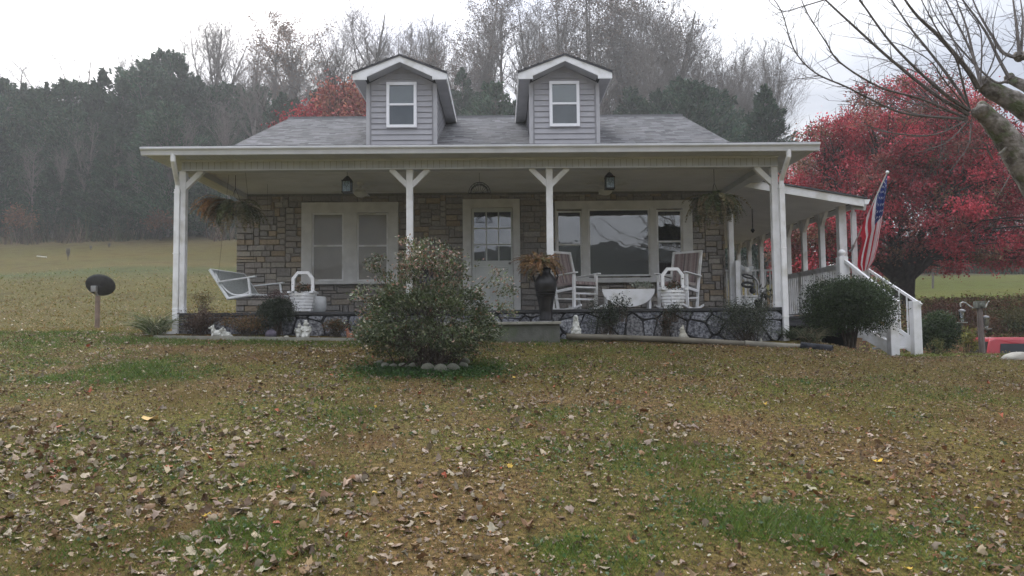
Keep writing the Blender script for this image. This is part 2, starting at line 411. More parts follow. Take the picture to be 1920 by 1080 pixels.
# posts, braces, downspouts
postx = [336+1, 769, 1031, 1453]
for k, px in enumerate(postx):
    X = PX(px, YF, 450); yb = YF-.02
    if k == 0: X += .06
    b = MB(); b.box(X-.055, X+.055, yb-.055, yb+.055, FL, ZB-.0)
    b.box(X-.062, X+.062, yb-.062, yb+.062, FL+.001, FL+.09)
    p = b.build('porch_post', M_white, house, bevel=.006)
    b = MB()
    for s in ((-1, 1) if k in (1, 2) else ((1,) if k == 0 else (-1,))):
        b.beam((X+s*.03, yb, ZB-.27), (X+s*.31, yb, ZB+.01), .085, .075, (0, 1, 0))
    b.build('brace', M_white, p)
def downspout(X, Y, xt, yt, zt, zb, parent, elbow=0):
    b = MB(); b.tube([(xt, yt, zt), (xt, yt, zt-.1), (X, Y, zt-.42), (X, Y, zt-.55)], [.042]*4, 8)
    b.box(X-.044, X+.044, Y-.032, Y+.032, zb, zt-.5)
    for z in (zb+.4, 1.3, 2.3): b.box(X-.05, X+.05, Y-.036, Y+.04, z, z+.025)
    if elbow: b.beam((X, Y-.02, zb+.03), (X+elbow, Y-.25, zb-.03), .085, .065)
    return b.build('downspout', M_white, parent, bevel=.006)
downspout(PX(333, YF-.13, 450), YF-.16, PX(325, GY+.06, 300), GY+.05, ZE-.1, g1(-5.4, 12)-.02, house, -.45)
downspout(PX(1467, YF-.13, 450), YF-.16, PX(1478, GY+.06, 280), GY+.05, ZE-.1, g1(4.6, 12)-.02, house)

# roofs -------------------------------------------------------------------
def shingles(mb, fp, u0, u1, v0, v1, row=.14, wd=.24, th=.008, keep=None):
    """fp(u,v,h) -> point on a roof plane; rows of tabs climb with v."""
    pal = [(.20, .20, .21), (.165, .165, .172), (.24, .24, .25), (.13, .13, .137), (.19, .187, .192)]
    v = v0; r = 0
    while v < v1:
        u = u0-(r % 3)*wd/3-random.random()*.05
        while u < u1:
            ww = wd*random.uniform(.45, 1.1); a, c = max(u, u0), min(u+ww, u1)
            if c-a > .01 and (keep is None or keep((a+c)/2, v)):
                k = random.uniform(.85, 1.15); mb.col = tuple(q*k for q in random.choice(pal)); ve = min(v+row*1.15, v1)
                mb.add([fp(a, v, th+.006), fp(c, v, th+.006), fp(c, ve, .004), fp(a, ve, .004), fp(a, v, 0), fp(c, v, 0)], [(0, 1, 2, 3), (4, 5, 1, 0)])
            u += ww
        v += row; r += 1
RX0, RX1 = -5.57, 4.82; RY, RZ = 19.3, 5.66; SL = .436; Y0 = 14.4; Z0 = RZ-SL*(RY-Y0)
b = MB(); b.col = (.2, .2, .22)
b.ext([(Y0, Z0), (RY, RZ), (24.2, Z0), (24.2, Z0-.14), (RY, RZ-.16), (Y0, Z0-.14)], RX0, RX1, 'x')
L = math.hypot(RY-Y0, RZ-Z0); cs, sn = (RY-Y0)/L, (RZ-Z0)/L
shingles(b, lambda u, v, h: (u, Y0+v*cs-h*sn, Z0+v*sn+h*cs), RX0, RX1, 0, L)
b.box(RX0, RX1, RY-.09, RY+.09, RZ-.03, RZ+.022)
roof = b.build('roof', M_shing, house)
b = MB(); b.col = (.2, .2, .22)
sl2 = (Z0+.0-ZE-.01)/(Y0-GY)
b.ext([(GY+.03, ZE+.005), (Y0+.3, Z0+.005+.3*sl2), (Y0+.3, Z0-.13), (GY+.03, ZE-.03)], GXL+.0, GXR-.0, 'x')
shingles(b, lambda u, v, h: (u, GY+.02+v, ZE+.01+v*sl2+h), GXL, GXR, 0, 1.0)
b.build('porch_roof', M_shing, house)
# back half of the low eaves so the roof reads whole from the side
for s, xe in ((0, RX0+.02), (1, RX1-.02)):
    b = MB(); b.ext([(Y0+.1, Z0-.02), (RY, RZ-.05), (24.1, Z0-.02), (24.1, Z0-.16), (RY, RZ-.22), (Y0+.1, Z0-.16)], xe-.02, xe+.02, 'x'); b.build('rake_trim', M_gut, house)

# dormers -------------------------------------------------------------------
def roofz(y): return RZ-SL*(RY-y)
def dormer(cx):
    YD = 15.25; hw = .70; e = .97; YO = 14.92
    zb = roofz(YD); zt = PZ(748, 149, 14.92); za = PZ(748, 105, 14.92)   # eave underside, apex
    d = MB(); yb = YD+(zt-zb)/SL
    # siding: laps on the front and cheeks
    d.ext([(cx-hw, zb-.15), (cx+hw, zb-.15), (cx+hw, zt+.03), (cx, za-.1), (cx-hw, zt+.03)], YD+.012, YD+.05, 'y')
    d.box(cx-hw, cx-hw+.03, YD+.05, yb+.2, zb-.2, zt+.06); d.box(cx+hw-.03, cx+hw, YD+.05, yb+.2, zb-.2, zt+.06)
    z = zb-.01; lap = .118
    while z < za-.2:
        h = hw-.07 if z < zt-.05 else max(.05, (hw-.05)*(1-(z+lap-zt)/(za-zt-.0)))
        d.add([(cx-h, YD-.010, z), (cx+h, YD-.010, z), (cx+h, YD+.012, z+lap), (cx-h, YD+.012, z+lap), (cx-h, YD+.012, z), (cx+h, YD+.012, z)], [(0, 1, 2, 3), (4, 5, 1, 0)])
        if z < zt:
            for s in (-1, 1):
                X = cx+s*hw; ye = YD+(z-zb)/SL+.25
                d.add([(X+s*.018, YD+.0, z), (X+s*.018, ye, z), (X, ye, z+lap), (X, YD, z+lap), (X, YD, z), (X, ye, z)], [(0, 1, 2, 3), (4, 5, 1, 0)])
        z += lap
    dm = d.build('dormer', M_side, house)
    for s in (-1, 1): c = MB(); c.box(cx+s*hw-.038, cx+s*hw+.038, YD-.022, YD+.06, zb-.12, zt+.01); c.build('corner_board', mat('corner_board', (.45, .445, .46), (.40, .395, .41), 5, .5), dm, bevel=.004)
    # roof: shingled planes + white fascia
    zc = zt+.12                       # eave top
    yr = YD+4.2
    r = MB(); r.col = (.1, .1, .11)
    r.ext([(cx-e, zc), (cx, za+.0), (cx+e, zc), (cx+e, zc+.025), (cx, za+.03), (cx-e, zc+.025)], YO-.02, yr, 'y')
    for s in (-1, 1):
        LL = math.hypot(e, za-zc); c1, s1 = e/LL, (za-zc)/LL
        shingles(r, lambda u, v, h, s=s, c1=c1, s1=s1: (cx+s*(e-v*c1)+s*h*s1, u, zc+.03+v*s1+h*c1), YO-.02, yr, 0, LL)
    r.build('dormer_roof', M_shing, dm)
    f = MB(); t = .118
    f.ext([(cx-e+.01, zc), (cx, za), (cx+e-.01, zc), (cx+e-.01, zt), (cx+hw-.03, zt), (cx+hw-.03, zc-.055), (cx, za-t), (cx-hw+.03, zc-.055), (cx-hw+.03, zt), (cx-e+.01, zt)], YO, YO+.03, 'y')
    for s in (-1, 1): X = cx+s*(e-.012); f.box(X-.012, X+.012, YO+.03, YD+3.4, zc-.1, zc)
    f.build('fascia', M_white, dm)
    q = MB()
    for s in (-1, 1):
        X0, X1 = sorted((cx+s*(hw+.02), cx+s*(e-.03))); q.box(X0, X1, YO+.031, YD+3.4, zt+.012, zt+.024)
    q.add([(cx-hw+.03, YO+.02, zc-.05), (cx, YO+.02, za-t+.004), (cx, YD+.02, za-t+.004), (cx-hw+.03, YD+.02, zc-.05)], [(0, 1, 2, 3)])
    q.add([(cx+hw-.03, YO+.02, zc-.05), (cx, YO+.02, za-t+.004), (cx, YD+.02, za-t+.004), (cx+hw-.03, YD+.02, zc-.05)], [(0, 1, 2, 3)])
    q.build('dormer_soffit', mat('grey_soffit', (.42, .42, .43), (.36, .36, .37), 4, .6), dm)
    # window
    wz1, wz0 = PZ(752, 155, YD), PZ(752, 240, YD); ww = .315; fr = MB(); y1 = YD-.05
    def ring(mb, x0, x1, z0, z1, t, ya, yb):
        mb.box(x0, x1, ya, yb, z0, z0+t); mb.box(x0, x1, ya, yb, z1-t, z1); mb.box(x0, x0+t, ya, yb, z0+t, z1-t); mb.box(x1-t, x1, ya, yb, z0+t, z1-t)
    ring(fr, cx-ww, cx+ww, wz0, wz1, .062, y1, YD+.01)
    zm = (wz0+wz1)/2+.01; fr.box(cx-ww+.062, cx+ww-.062, y1+.012, YD-.0, zm-.022, zm+.022)
    fr.build('window_frame', mat('bright_white', (.86, .86, .88), rough=.4), dm, bevel=.004)
    g = MB(); g.box(cx-ww+.06, cx+ww-.06, YD-.016, YD-.012, wz0+.05, wz1-.05); g.build('pane', M_glass, dm)
    g = MB(); g.box(cx-ww+.06, cx+ww-.06, YD-.0115, YD-.0105, zm, wz1-.05); g.build('blind', mat('light_blind', (.52, .55, .56), (.48, .5, .52), 3, .8), dm)
    g = MB(); g.box(cx-ww+.06, cx+ww-.06, YD-.0115, YD-.0105, wz0+.05, zm); g.build('window_screen', mat('screen', (.20, .22, .24), (.26, .28, .3), 3, .6), dm)
    return dm
dormer(-2.06); dormer(1.345)

# windows & door -------------------------------------------------------------------
def rect(mb, x0, x1, z0, z1, y0, y1): mb.box(x0, x1, y0, y1, z0, z1)
def frame_of(mb, x0, x1, z0, z1, t, y0, y1):
    mb.box(x0, x1, y0, y1, z0, z0+t); mb.box(x0, x1, y0, y1, z1-t, z1); mb.box(x0, x0+t, y0, y1, z0+t, z1-t); mb.box(x1-t, x1, y0, y1, z0+t, z1-t)
yw = YW-.045
def window(casing, lights, pane_mat, back_mat, label=None):
    (cx0, cz1, cx1, cz0) = [None]*4
    x0, x1 = PX(casing[0], yw, 450), PX(casing[2], yw, 450); z1, z0 = PZ((casing[0]+casing[2])/2, casing[1], yw), PZ((casing[0]+casing[2])/2, casing[3], yw)
    c = MB(); L = []
    for (a, t, q, d, mid) in lights:
        X0, X1 = PX(a, yw, 450), PX(q, yw, 450); zt, zb = PZ((a+q)/2, t, yw), PZ((a+q)/2, d, yw); L.append((X0, X1, zb, zt, None if mid is None else PZ((a+q)/2, mid, yw)))
    # casing as strips around the lights
    xs = x0
    zt = max(l[3] for l in L); zb = min(l[2] for l in L)
    c.box(x0, x1, yw-.055, YW+.02, zt, z1); c.box(x0-.02, x1+.02, yw-.085, YW+.02, z0, zb)
    for l in L:
        c.box(xs, l[0], yw-.053, YW+.02, zb, zt); xs = l[1]
    c.box(xs, x1, yw-.053, YW+.02, zb, zt)
    wn = c.build('window', M_cream, house, bevel=.006)
    if label: wn['label'] = label
    for l in L:
        s = MB(); frame_of(s, l[0], l[1], l[2], l[3], .032, yw-.035, YW+.0)
        if l[4] is not None: s.box(l[0]+.032, l[1]-.032, yw-.03, YW-.0, l[4]-.018, l[4]+.018)
        s.build('sash', M_white, wn, bevel=.004)
        s = MB(); s.box(l[0]+.03, l[1]-.03, yw-.012, yw-.008, l[2]+.03, l[3]-.03); s.build('pane', pane_mat, wn)
        s = MB(); s.box(l[0]+.02, l[1]-.02, yw-.006, yw-.002, l[2]+.02, l[3]-.02)
        if back_mat is M_blind:
            z = l[2]+.04
            while z < l[3]-.03: s.box(l[0]+.03, l[1]-.03, yw-.0075, yw-.006, z, z+.004); z += .022
        s.build('blind', back_mat, wn)  # behind the picture window this panel is painted as the unlit room
    return wn
window((566, 380, 747, 533), [(586, 400, 645, 527, 461), (670, 400, 728, 527, 461)], M_screen, M_blind, 'twin sash window with closed pale blinds')
window((1041, 377, 1298, 530), [(1044, 396, 1091, 522, 459), (1103, 392, 1218, 518, None), (1231, 394, 1279, 517, 453)], M_glassd, M_room, 'wide picture window mirroring the sky between two narrow sashes')
# door
dx0, dx1 = PX(868, yw, 450), PX(975, yw, 450); dz1 = PZ(920, 374, yw); lx0, lx1 = PX(884, yw, 450), PX(962, yw, 450); lz1 = PZ(920, 390, yw)
c = MB(); c.box(dx0, lx0, yw-.055, YW+.02, FL, dz1); c.box(lx1, dx1, yw-.055, YW+.02, FL, dz1); c.box(lx0, lx1, yw-.055, YW+.02, lz1, dz1); c.build('door_frame', M_cream, house, bevel=.006)
gx0, gx1 = PX(889, yw, 450), PX(958, yw, 450); gz1, gz0 = PZ(920, 398, yw), PZ(920, 489, yw)
c = MB(); c.box(lx0+.01, gx0, yw-.03, YW, FL+.01, lz1-.01); c.box(gx1, lx1-.01, yw-.03, YW, FL+.01, lz1-.01); c.box(gx0, gx1, yw-.03, YW, gz1, lz1-.01); c.box(gx0, gx1, yw-.03, YW, FL+.01, gz0)
for pa, pb in ((.03, .33), (.37, .67)):
    X0, X1 = gx0+(.02 if pa < .3 else .38), gx0+(.34 if pa < .3 else .70)
    frame_of(c, X0, X1, FL+.2, gz0-.12, .02, yw-.04, yw-.03)
for k in (1, 2):
    X = gx0+(gx1-gx0)*k/3; c.box(X-.012, X+.012, yw-.027, YW, gz0, gz1)
    Z = gz0+(gz1-gz0)*k/3; c.box(gx0, gx1, yw-.0255, YW, Z-.012, Z+.012)
dr = c.build('door', M_door, house, bevel=.004)
c = MB(); c.box(gx0, gx1, yw-.01, yw-.006, gz0, gz1); c.build('pane', M_glassd, dr)
c = MB(); c.box(gx0, gx1, yw-.004, yw-.002, gz0, gz1); c.build('unlit_room_panel', M_room, dr)  # dark panel coloured as the unlit room behind the door glass
c = MB(); c.ell((lx1-.07, yw-.07, FL+1.0), (.028, .03, .028)); c.tube([(lx1-.07, yw-.03, FL+1.0), (lx1-.07, yw-.07, FL+1)], .012, 8); c.build('door_knob', M_metal, dr, True)

# side porch -------------------------------------------------------------------
SX = 6.86; SY0 = 14.75; SY1 = 21.9; DK = .235
b = MB(); b.box(XPR-.14, SX+.1, 14.35, SY1+.1, DK-.035, DK); b.box(XPR-.14, SX+.08, 14.38, 14.42, DK-.19, DK-.036); b.box(SX+.04, SX+.08, 14.42, SY1, DK-.19, DK-.036)
b.build('side_deck', M_deck, house)
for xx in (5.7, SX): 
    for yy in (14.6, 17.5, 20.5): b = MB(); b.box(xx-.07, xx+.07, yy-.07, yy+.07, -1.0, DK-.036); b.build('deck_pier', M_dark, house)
b = MB(); b.box(XPR+.1, SX-.1, 15.4, 15.45, -1, DK-.04); b.box(SX-.05, SX, 14.6, 21.5, -1, DK-.04); b.build('deck_shade_sheet', M_dark, house)  # near-black sheets standing in for the shade under the deck
zb0 = PZ(1590, 386, SY0)                       # underside of the outer beam
b = MB(); b.box(SX-.07, SX+.07, SY0-.3, SY1+.2, zb0, zb0+.17); b.build('side_beam', M_white, house)
# roof slab sloping down to the right
xA, xB = 4.45, SX+.33; yR0 = SY0-.42
zA, zBB = PZ(1405, 336, yR0), PZ(1606, 370, yR0)
xa_, xb_ = PX(1405, yR0, 340), PX(1606, yR0, 370)
slp = (zBB-zA)/(xb_-xa_); zr = lambda x: zA+slp*(x-xa_)
b = MB(); b.ext([(xA, zr(xA)+.0), (xB, zr(xB)), (xB, zr(xB)+.035), (xA, zr(xA)+.035)], yR0-.03, SY1+.4, 'y'); b.col = (.2, .2, .21)
b.build('side_roof', M_deck, house)
b = MB(); b.ext([(xA, zr(xA)-.17), (xB-.05, zr(xB-.05)-.155), (xB-.05, zr(xB-.05)-.003), (xA, zr(xA)-.003)], yR0, yR0+.03, 'y'); b.build('side_fascia', M_white, house)
b = MB(); b.ext([(4.5, zr(4.5)-.16), (SX-.07, zr(SX)-.14), (SX-.07, zr(SX)-.125), (4.5, zr(4.5)-.145)], yR0+.03, SY1+.3, 'y'); b.build('side_ceiling', M_ceil, house)
b = MB(); b.ext([(xB-.06, zr(xB)-.01), (xB-.05, zr(xB)-.11), (xB+.02, zr(xB)-.10), (xB+.06, zr(xB)-.01)], yR0-.02, SY1+.4, 'y'); b.build('side_gutter', M_white, house)
for k in range(8):
    yy = SY0+.93*k; b = MB(); hw = .075 if k == 0 else .052
    b.box(SX-hw, SX+hw, yy-hw, yy+hw, DK, zb0)
    p = b.build('side_post', M_white, house, bevel=.006)
    if k:
        b = MB()
        for s in (-1, 1): b.beam((SX, yy+s*.03, zb0-.28), (SX, yy+s*.27, zb0+.01), .07, .07, (1, 0, 0))
        b.build('brace', M_white, p)
b = MB(); dxx = SX+.2; b.tube([(xB, yR0+.1, zr(xB)-.1), (xB, yR0+.1, zr(xB)-.17), (dxx, SY0-.1, zb0-.05), (dxx, SY0-.1, zb0-.2)], .04, 8); b.box(dxx-.045, dxx+.045, SY0-.14, SY0-.07, -.2, zb0-.15)
b.build('side_downspout', M_white, house)
# balustrades
RT = DK+1.03
def turned(mb, x, y, z0, z1):
    h = z1-z0
    mb.lathe([(.016, 0), (.016, .14*h), (.021, .16*h), (.012, .2*h), (.022, .42*h), (.012, .66*h), (.02, .7*h), (.016, .72*h), (.016, h)], (x, y, z0), 8)
b = MB(); RX = SX-.09
b.box(RX-.045, RX+.045, 14.35, 17.55, RT-.04, RT); b.box(RX-.02, RX+.02, 14.35, 17.55, RT-.1, RT-.04); b.box(RX-.02, RX+.02, 14.35, 17.55, DK+.06, DK+.1)
y = 14.42
while y < 17.5: b.box(RX-.017, RX+.017, y-.017, y+.017, DK+.1, RT-.1); y += .115
b.build('deck_railing', M_white, house)
b = MB(); b.box(5.2, RX-.05, 17.5, 17.57, RT+.1, RT+.14); b.box(5.2, RX-.05, 17.52, 17.55, DK+.06, DK+.1)
x = 5.25
while x < RX-.06: b.box(x-.017, x+.017, 17.52, 17.55, DK+.1, RT+.1); x += .115
b.build('cross_railing', M_white, house)
# stairs
T1 = Vector((PX(1579, 14.3, 500), 14.3, 0)); phi = R(35); dv = Vector((math.sin(phi), -math.cos(phi), 0)); nv = Vector((math.cos(phi), math.sin(phi), 0))
B1 = Vector((PX(1674.5, 13.5, 640), 13.5, 0)); B2 = Vector((PX(1718, 13.98, 640), 13.98, 0)); dv = (B1-T1).normalized(); nv = (B2-B1).normalized(); wst = (B2-B1).length; T2 = T1+nv*wst*.82
st = MB(); nst = 5; zg = -.55
Ls = (B1-T1).length
for k in range(nst-1):
    t = (k+.5)/nst; zc = DK-(k+1)*(DK-zg)/nst; c0 = T1.lerp(B1, t); c1 = T2.lerp(B2, t)
    st.beam(c0+Vector((0, 0, zc)), c1+Vector((0, 0, zc)), Ls/nst+.04, .035)
stairs = st.build('stairs', M_white, house)
sg = MB()
for A, B in ((T1, B1), (T2, B2)): sg.beam(A+Vector((0, 0, DK-.12)), B+Vector((0, 0, zg+.13)), .04, .2)
sg.build('stringer', M_white, stairs)
zr1t, zr1b = PZ(1579, 484, T1.y), PZ(1684, 561, B1.y); 
for A, B, nm, ztp, zbt in ((T1, B1, 1, PZ(1579, 484, T1.y), PZ(1675, 557, B1.y)), (T2, B2, 2, PZ(1636, 497, T2.y), PZ(1718, 563, B2.y))):
    r = MB(); Ae = A+Vector((0, 0, ztp)); Be = B+Vector((0, 0, zbt)); dd = (Be-Ae).normalized()
    r.beam(Ae, Be+dd*.15, .09, .045); lo = Vector((0, 0, -.80)); r.beam(Ae+lo, Be+lo, .045, .07)
    up = Vector((0, 0, -.02))
    nb = 7
    for k in range(1, nb):
        q = Ae.lerp(Be, k/nb); turned(r, q.x, q.y, q.z-.77, q.z-.02)
    rr = r.build('stair_railing', M_white, house)
    n = MB(); n.box(B.x-.078, B.x+.078, B.y-.078, B.y+.078, -.62, Be.z-.015); n.build('newel_post', M_white, rr, bevel=.006)
    n = MB(); n.box(A.x-.085, A.x+.085, A.y-.085, A.y+.085, DK-.1, Ae.z+.02); n.build('newel_post', M_white, rr, bevel=.006)
    if nm == 1:
        n = MB(); n.lathe([(.06, 0), (.075, .012), (.03, .03), (.03, .04)], (A.x, A.y, Ae.z+.02), 14); n.ell((A.x, A.y, Ae.z+.105), (.072, .072, .068), 16, 10); n.build('ball_finial', M_white, rr, True)
# white corner post and short screen where the two porches meet
b = MB(); X = PX(1369, 14.6, 450); b.box(X-.05, X+.05, 14.52, 14.62, FL, ZB+.0); b.build('corner_post', M_white, house, bevel=.005)
b = MB(); X = PX(1381, 14.5, 500); b.box(X-.045, X+.045, 14.42, 14.5, DK, PZ(1381, 489, 14.5)); b.build('gate_post', M_white, house, bevel=.005)
# ------------------------------------------------------------------ things on the porch
def thing(name, loc, label, cat, group=None, rz=0): return empty(name, loc, label, cat, group, rz)
def TL(loc, rz=0): return Matrix.Translation(Vector(loc)) @ Matrix.Rotation(rz, 4, 'Z')

def frond_mesh(name, c, n, L, droop, cols, parent, wts=None, lw=.05, up=.6, squash=1, az=None, seg=11, stemless=False, rad0=.08):
    """arching fern fronds with paired leaflets"""
    Cs, Ds, Ls, Ws, Co = [], [], [], [], []; SA, SB = [], []
    for i in range(n):
        t = random.uniform(0, 2*math.pi) if az is None else random.uniform(*az)
        ll = L*random.uniform(.6, 1.15); u = up*random.uniform(.3, 1.4); base = Vector(c)+Vector((math.cos(t), math.sin(t)*squash, 0))*rad0*random.random()
        d = Vector((math.cos(t), math.sin(t)*squash, u)).normalized(); p = base; st = ll/seg
        col = Vector(pick(cols, 1, wts)[0]); dr = droop*random.uniform(.6, 1.4)
        for k in range(seg):
            q = p+d*st; SA.append(p); SB.append(q); s = d.cross(Vector((0, 0, 1)));
            if s.length < .01: s = Vector((1, 0, 0))
            s.normalize(); w = lw*math.sin(math.pi*(k+1.2)/(seg+1.6))
            for sd in (-1, 1):
                for h in (0.25, .75):
                    e = (s*sd+d*.35+Vector((0, 0, random.uniform(-.35, .1)))).normalized(); Cs.append(p.lerp(q, h)+e*w*.5); Ds.append(e); Ls.append(w*1.1); Ws.append(st*.45); Co.append(col*random.uniform(.8, 1.2))
            p = q; d = (d+Vector((0, 0, -dr*st/L*2.4))).normalized()
    V, Fq = leafarr(np.array(Cs), np.array(Ds), np.array(Ls), np.array(Ws))
    o = npmesh(name, V, Fq, 3, M_leaf, parent, np.repeat(np.array(Co), 2, axis=0))
    return o
def leafcloud(name, C, size, cols, m, parent, wts=None, asp=.45, D=None, coln=None, jl=.35):
    n = len(C); D = rdir(n) if D is None else unit(D)
    L = size*(1+RNG.uniform(-jl, jl, n)); V, Fq = leafarr(np.array(C), D, L, L*asp)
    co = pick(cols, n, wts) if coln is None else coln
    return npmesh(name, V, Fq, 3, m, parent, np.repeat(co, 2, axis=0))

def fern_basket(px, py, Y, rad, label, cols, wts, n=75, droop=1.5, L=.5):
    n = int(n*1.9)
    c = P(px, py, Y); t = thing('hanging_fern', (c.x, c.y, c.z-.1), label, 'hanging plant', 'fern baskets hanging under the porch')
    b = MB(); b.lathe([(.03, -.16), (.09, -.14), (.13, -.06), (.14, .0), (.13, .0), (.1, -.03)], tuple(c), 16); b.build('pot', M_blackm, t)
    b = MB(); top = Vector((c.x, c.y, 2.79))
    for a in range(3): q = c+Vector((math.cos(a*2.1)*.13, math.sin(a*2.1)*.13, 0)); b.tube([q, c+Vector((0, 0, .33))], .004, 4)
    b.tube([c+Vector((0, 0, .33)), top], .005, 5); b.build('hanger', M_blackm, t)
    frond_mesh('fronds', c, n, L, droop, cols, t, wts, lw=.07, up=.85, rad0=.14)
    return t
GF = [(.16, .16, .075), (.25, .21, .12), (.30, .25, .15), (.10, .12, .05)]
OF = [(.46, .23, .07), (.40, .22, .09), (.30, .19, .09), (.12, .11, .06)]
# two of the fern balls: the first is half orange
t = fern_basket(441, 388, 12.95, .4, 'hanging fern with orange dying fronds beside the first porch post above the swing', GF, None, 62, 1.5, .60)
c = P(430, 380, 12.95); frond_mesh('dead_fronds', c, 80, .62, 1.0, OF[:3], t, None, lw=.07, up=.55, az=(2.2, 4.2))['label'] = 'orange dying fronds'
fern_basket(1340, 378, 12.75, .4, 'hanging fern with dark grey-green fronds beside the picture window', GF, None, 85, 1.35, .58)

def urn(px, pybase, Y, H, label, fern_lab, cols, fz=0):
    c = P(px, pybase, Y); zb = c.z; t = thing('tall_urn', (c.x, c.y, zb), label, 'urn', 'black urns beside the entry')
    k = H/1.0; b = MB()
    prof = [(.13, 0), (.135, .02), (.12, .06), (.125, .2), (.155, .38), (.195, .56), (.215, .68), (.205, .76), (.15, .85), (.10, .9), (.095, .95), (.13, .99), (.13, 1.0), (.10, 1.0), (.085, .93)]
    b.lathe([(r*k*1.0, z*k) for r, z in prof], (c.x, c.y, zb), 28); b.build('urn_body', M_urn, t, True)
    b = MB()
    for s in (-1, 1):
        b.tube([(c.x+s*.115*k, c.y, zb+.93*k), (c.x+s*.2*k, c.y-.01, zb+.92*k), (c.x+s*.235*k, c.y-.01, zb+.84*k), (c.x+s*.205*k, c.y, zb+.74*k)], .013, 6)
    for z in (.50, .55, .47): b.lathe([(0.186*k, z*k-.004), (.200*k*(z/.5)**.4, z*k), (.188*k, z*k+.004)], (c.x, c.y, zb), 28)
    b.build('urn_handle', M_urn, t)
    return t, Vector((c.x, c.y, zb+H))
t, tp = urn(1024, 601, 11.78, .84, 'tall black urn with two handles standing on the entry step by the rocking chairs', '', None)
f = thing('potted_fern', (tp.x, tp.y, tp.z), 'brown dried fern spilling from the black urn right of the door', 'fern', 'dried ferns in the urns')
frond_mesh('fronds', tp+Vector((-.09, 0, .0)), 190, .40, 1.0, [(.34, .19, .08), (.28, .16, .08), (.38, .24, .11), (.18, .16, .07), (.22, .13, .07)], f, None, lw=.045, up=1.8, rad0=.12)
t2, tp2 = urn(802, 601, 11.78, .84, 'tall black urn almost hidden behind the big shrub', '', None)
f = thing('potted_fern', (tp2.x, tp2.y, tp2.z), 'reddish brown fern sticking up behind the big shrub', 'fern', 'dried ferns in the urns')
frond_mesh('fronds', tp2+Vector((-.05, 0, .02)), 90, .52, 1.2, [(.24, .12, .08), (.18, .10, .07), (.14, .12, .07)], f, None, lw=.035, up=1.4, rad0=.1)

# rocking chairs
def rocker(name, loc, rz, label):
    t = thing(name, loc, label, 'rocking chair', 'rocking chairs on the porch', rz); T = TL(loc, rz)
    def mk(): b = MB(); b.T = T; return b
    # local: faces +x, width along y
    W2 = .27
    for s in (-1, 1):
        b = mk(); y = s*W2; pts = [(-.46, y, .10), (-.25, y, .035), (0, y, .02), (.25, y, .045), (.42, y, .09)]
        for i in range(4): b.beam(pts[i], pts[i+1], .03, .035)
        b.build('rocker_runner', M_white, t)
    for s in (-1, 1):
        b = mk(); b.beam((.24, s*W2, .05), (.25, s*W2, .64), .045, .045, (1, 0, 0)); b.build('front_leg', M_white, t)
        b = mk(); b.beam((-.17, s*W2, .04), (-.24, s*W2, .42), .04, .04, (1, 0, 0)); b.beam((-.24, s*W2, .42), (-.43, s*W2, 1.10), .04, .04, (1, 0, 0)); b.build('back_post', M_white, t)
        b = mk(); b.beam((-.31, s*(W2+.01), .62), (.33, s*(W2+.01), .66), .075, .022); b.build('armrest', M_white, t, bevel=.005)
    b = mk()
    for z, x in ((.2, .245), (.3, .245)): b.beam((x, -W2, z), (x, W2, z), .022, .03)
    for s in (-1, 1): b.beam((.24, s*W2, .2), (-.2, s*W2, .22), .022, .022); b.beam((.24, s*W2, .385), (-.23, s*W2, .34), .03, .04)
    b.beam((-.2, -W2, .22), (-.2, W2, .22), .022, .022)
    b.build('stretcher', M_white, t); b = mk(); b.beam((-.43, -W2, 1.07), (-.43, W2, 1.07), .03, .07); b.build('top_rail', M_white, t)
    b = mk(); b.beam((-.25, 0, .36), (.27, 0, .41), .52, .025); b.build('seat', M_white, t)
    # striped cushion
    b = mk(); ny = 18; pal = [(.30, .24, .23), (.20, .15, .15), (.36, .31, .28), (.24, .17, .17), (.16, .13, .13)]
    for k in range(ny):
        b.col = pal[[0, 1, 0, 2, 0, 3, 0, 4, 2][k % 9]]; ya = -.24+.48*k/ny; yb = -.24+.48*(k+1)/ny; e = .012*math.sin(math.pi*(k+.5)/ny)
        path = [(-.405, 1.06), (-.375, .93), (-.335, .80), (-.30, .66), (-.265, .53), (-.21, .445), (-.08, .44), (.08, .455), (.22, .465), (.285, .455)]
        for i in range(len(path)-1):
            (xa, za), (xb, zb) = path[i], path[i+1]; puff = .012 if i % 2 else .0
            nx, nz = (zb-za), -(xb-xa); L = math.hypot(nx, nz); nx, nz = -nx/L*-1, nz/L*-1
            q = [(xa, za), (xb, zb), (xb-nx*-.05, zb-nz*-.05), (xa-nx*-.05, za-nz*-.05)]
            vs = [(x_, ya, z_) for x_, z_ in q]+[(x_, yb, z_) for x_, z_ in q]
            b.add(vs, [(0, 1, 2, 3), (7, 6, 5, 4), (0, 4, 5, 1), (1, 5, 6, 2), (2, 6, 7, 3), (3, 7, 4, 0)])
    b.build('cushion', M_fab, t)
    return t
c = P(1078, 578, 13.1); rocker('rocking_chair', (c.x+.02, 13.15, FL), R(-52), 'white rocking chair with striped cushion between the urn and the half-moon table')
c = P(1292, 578, 13.1); rocker('rocking_chair', (c.x-.13, 13.3, FL), R(-128), 'white rocking chair with tall striped back against the stone by the octagonal planter')

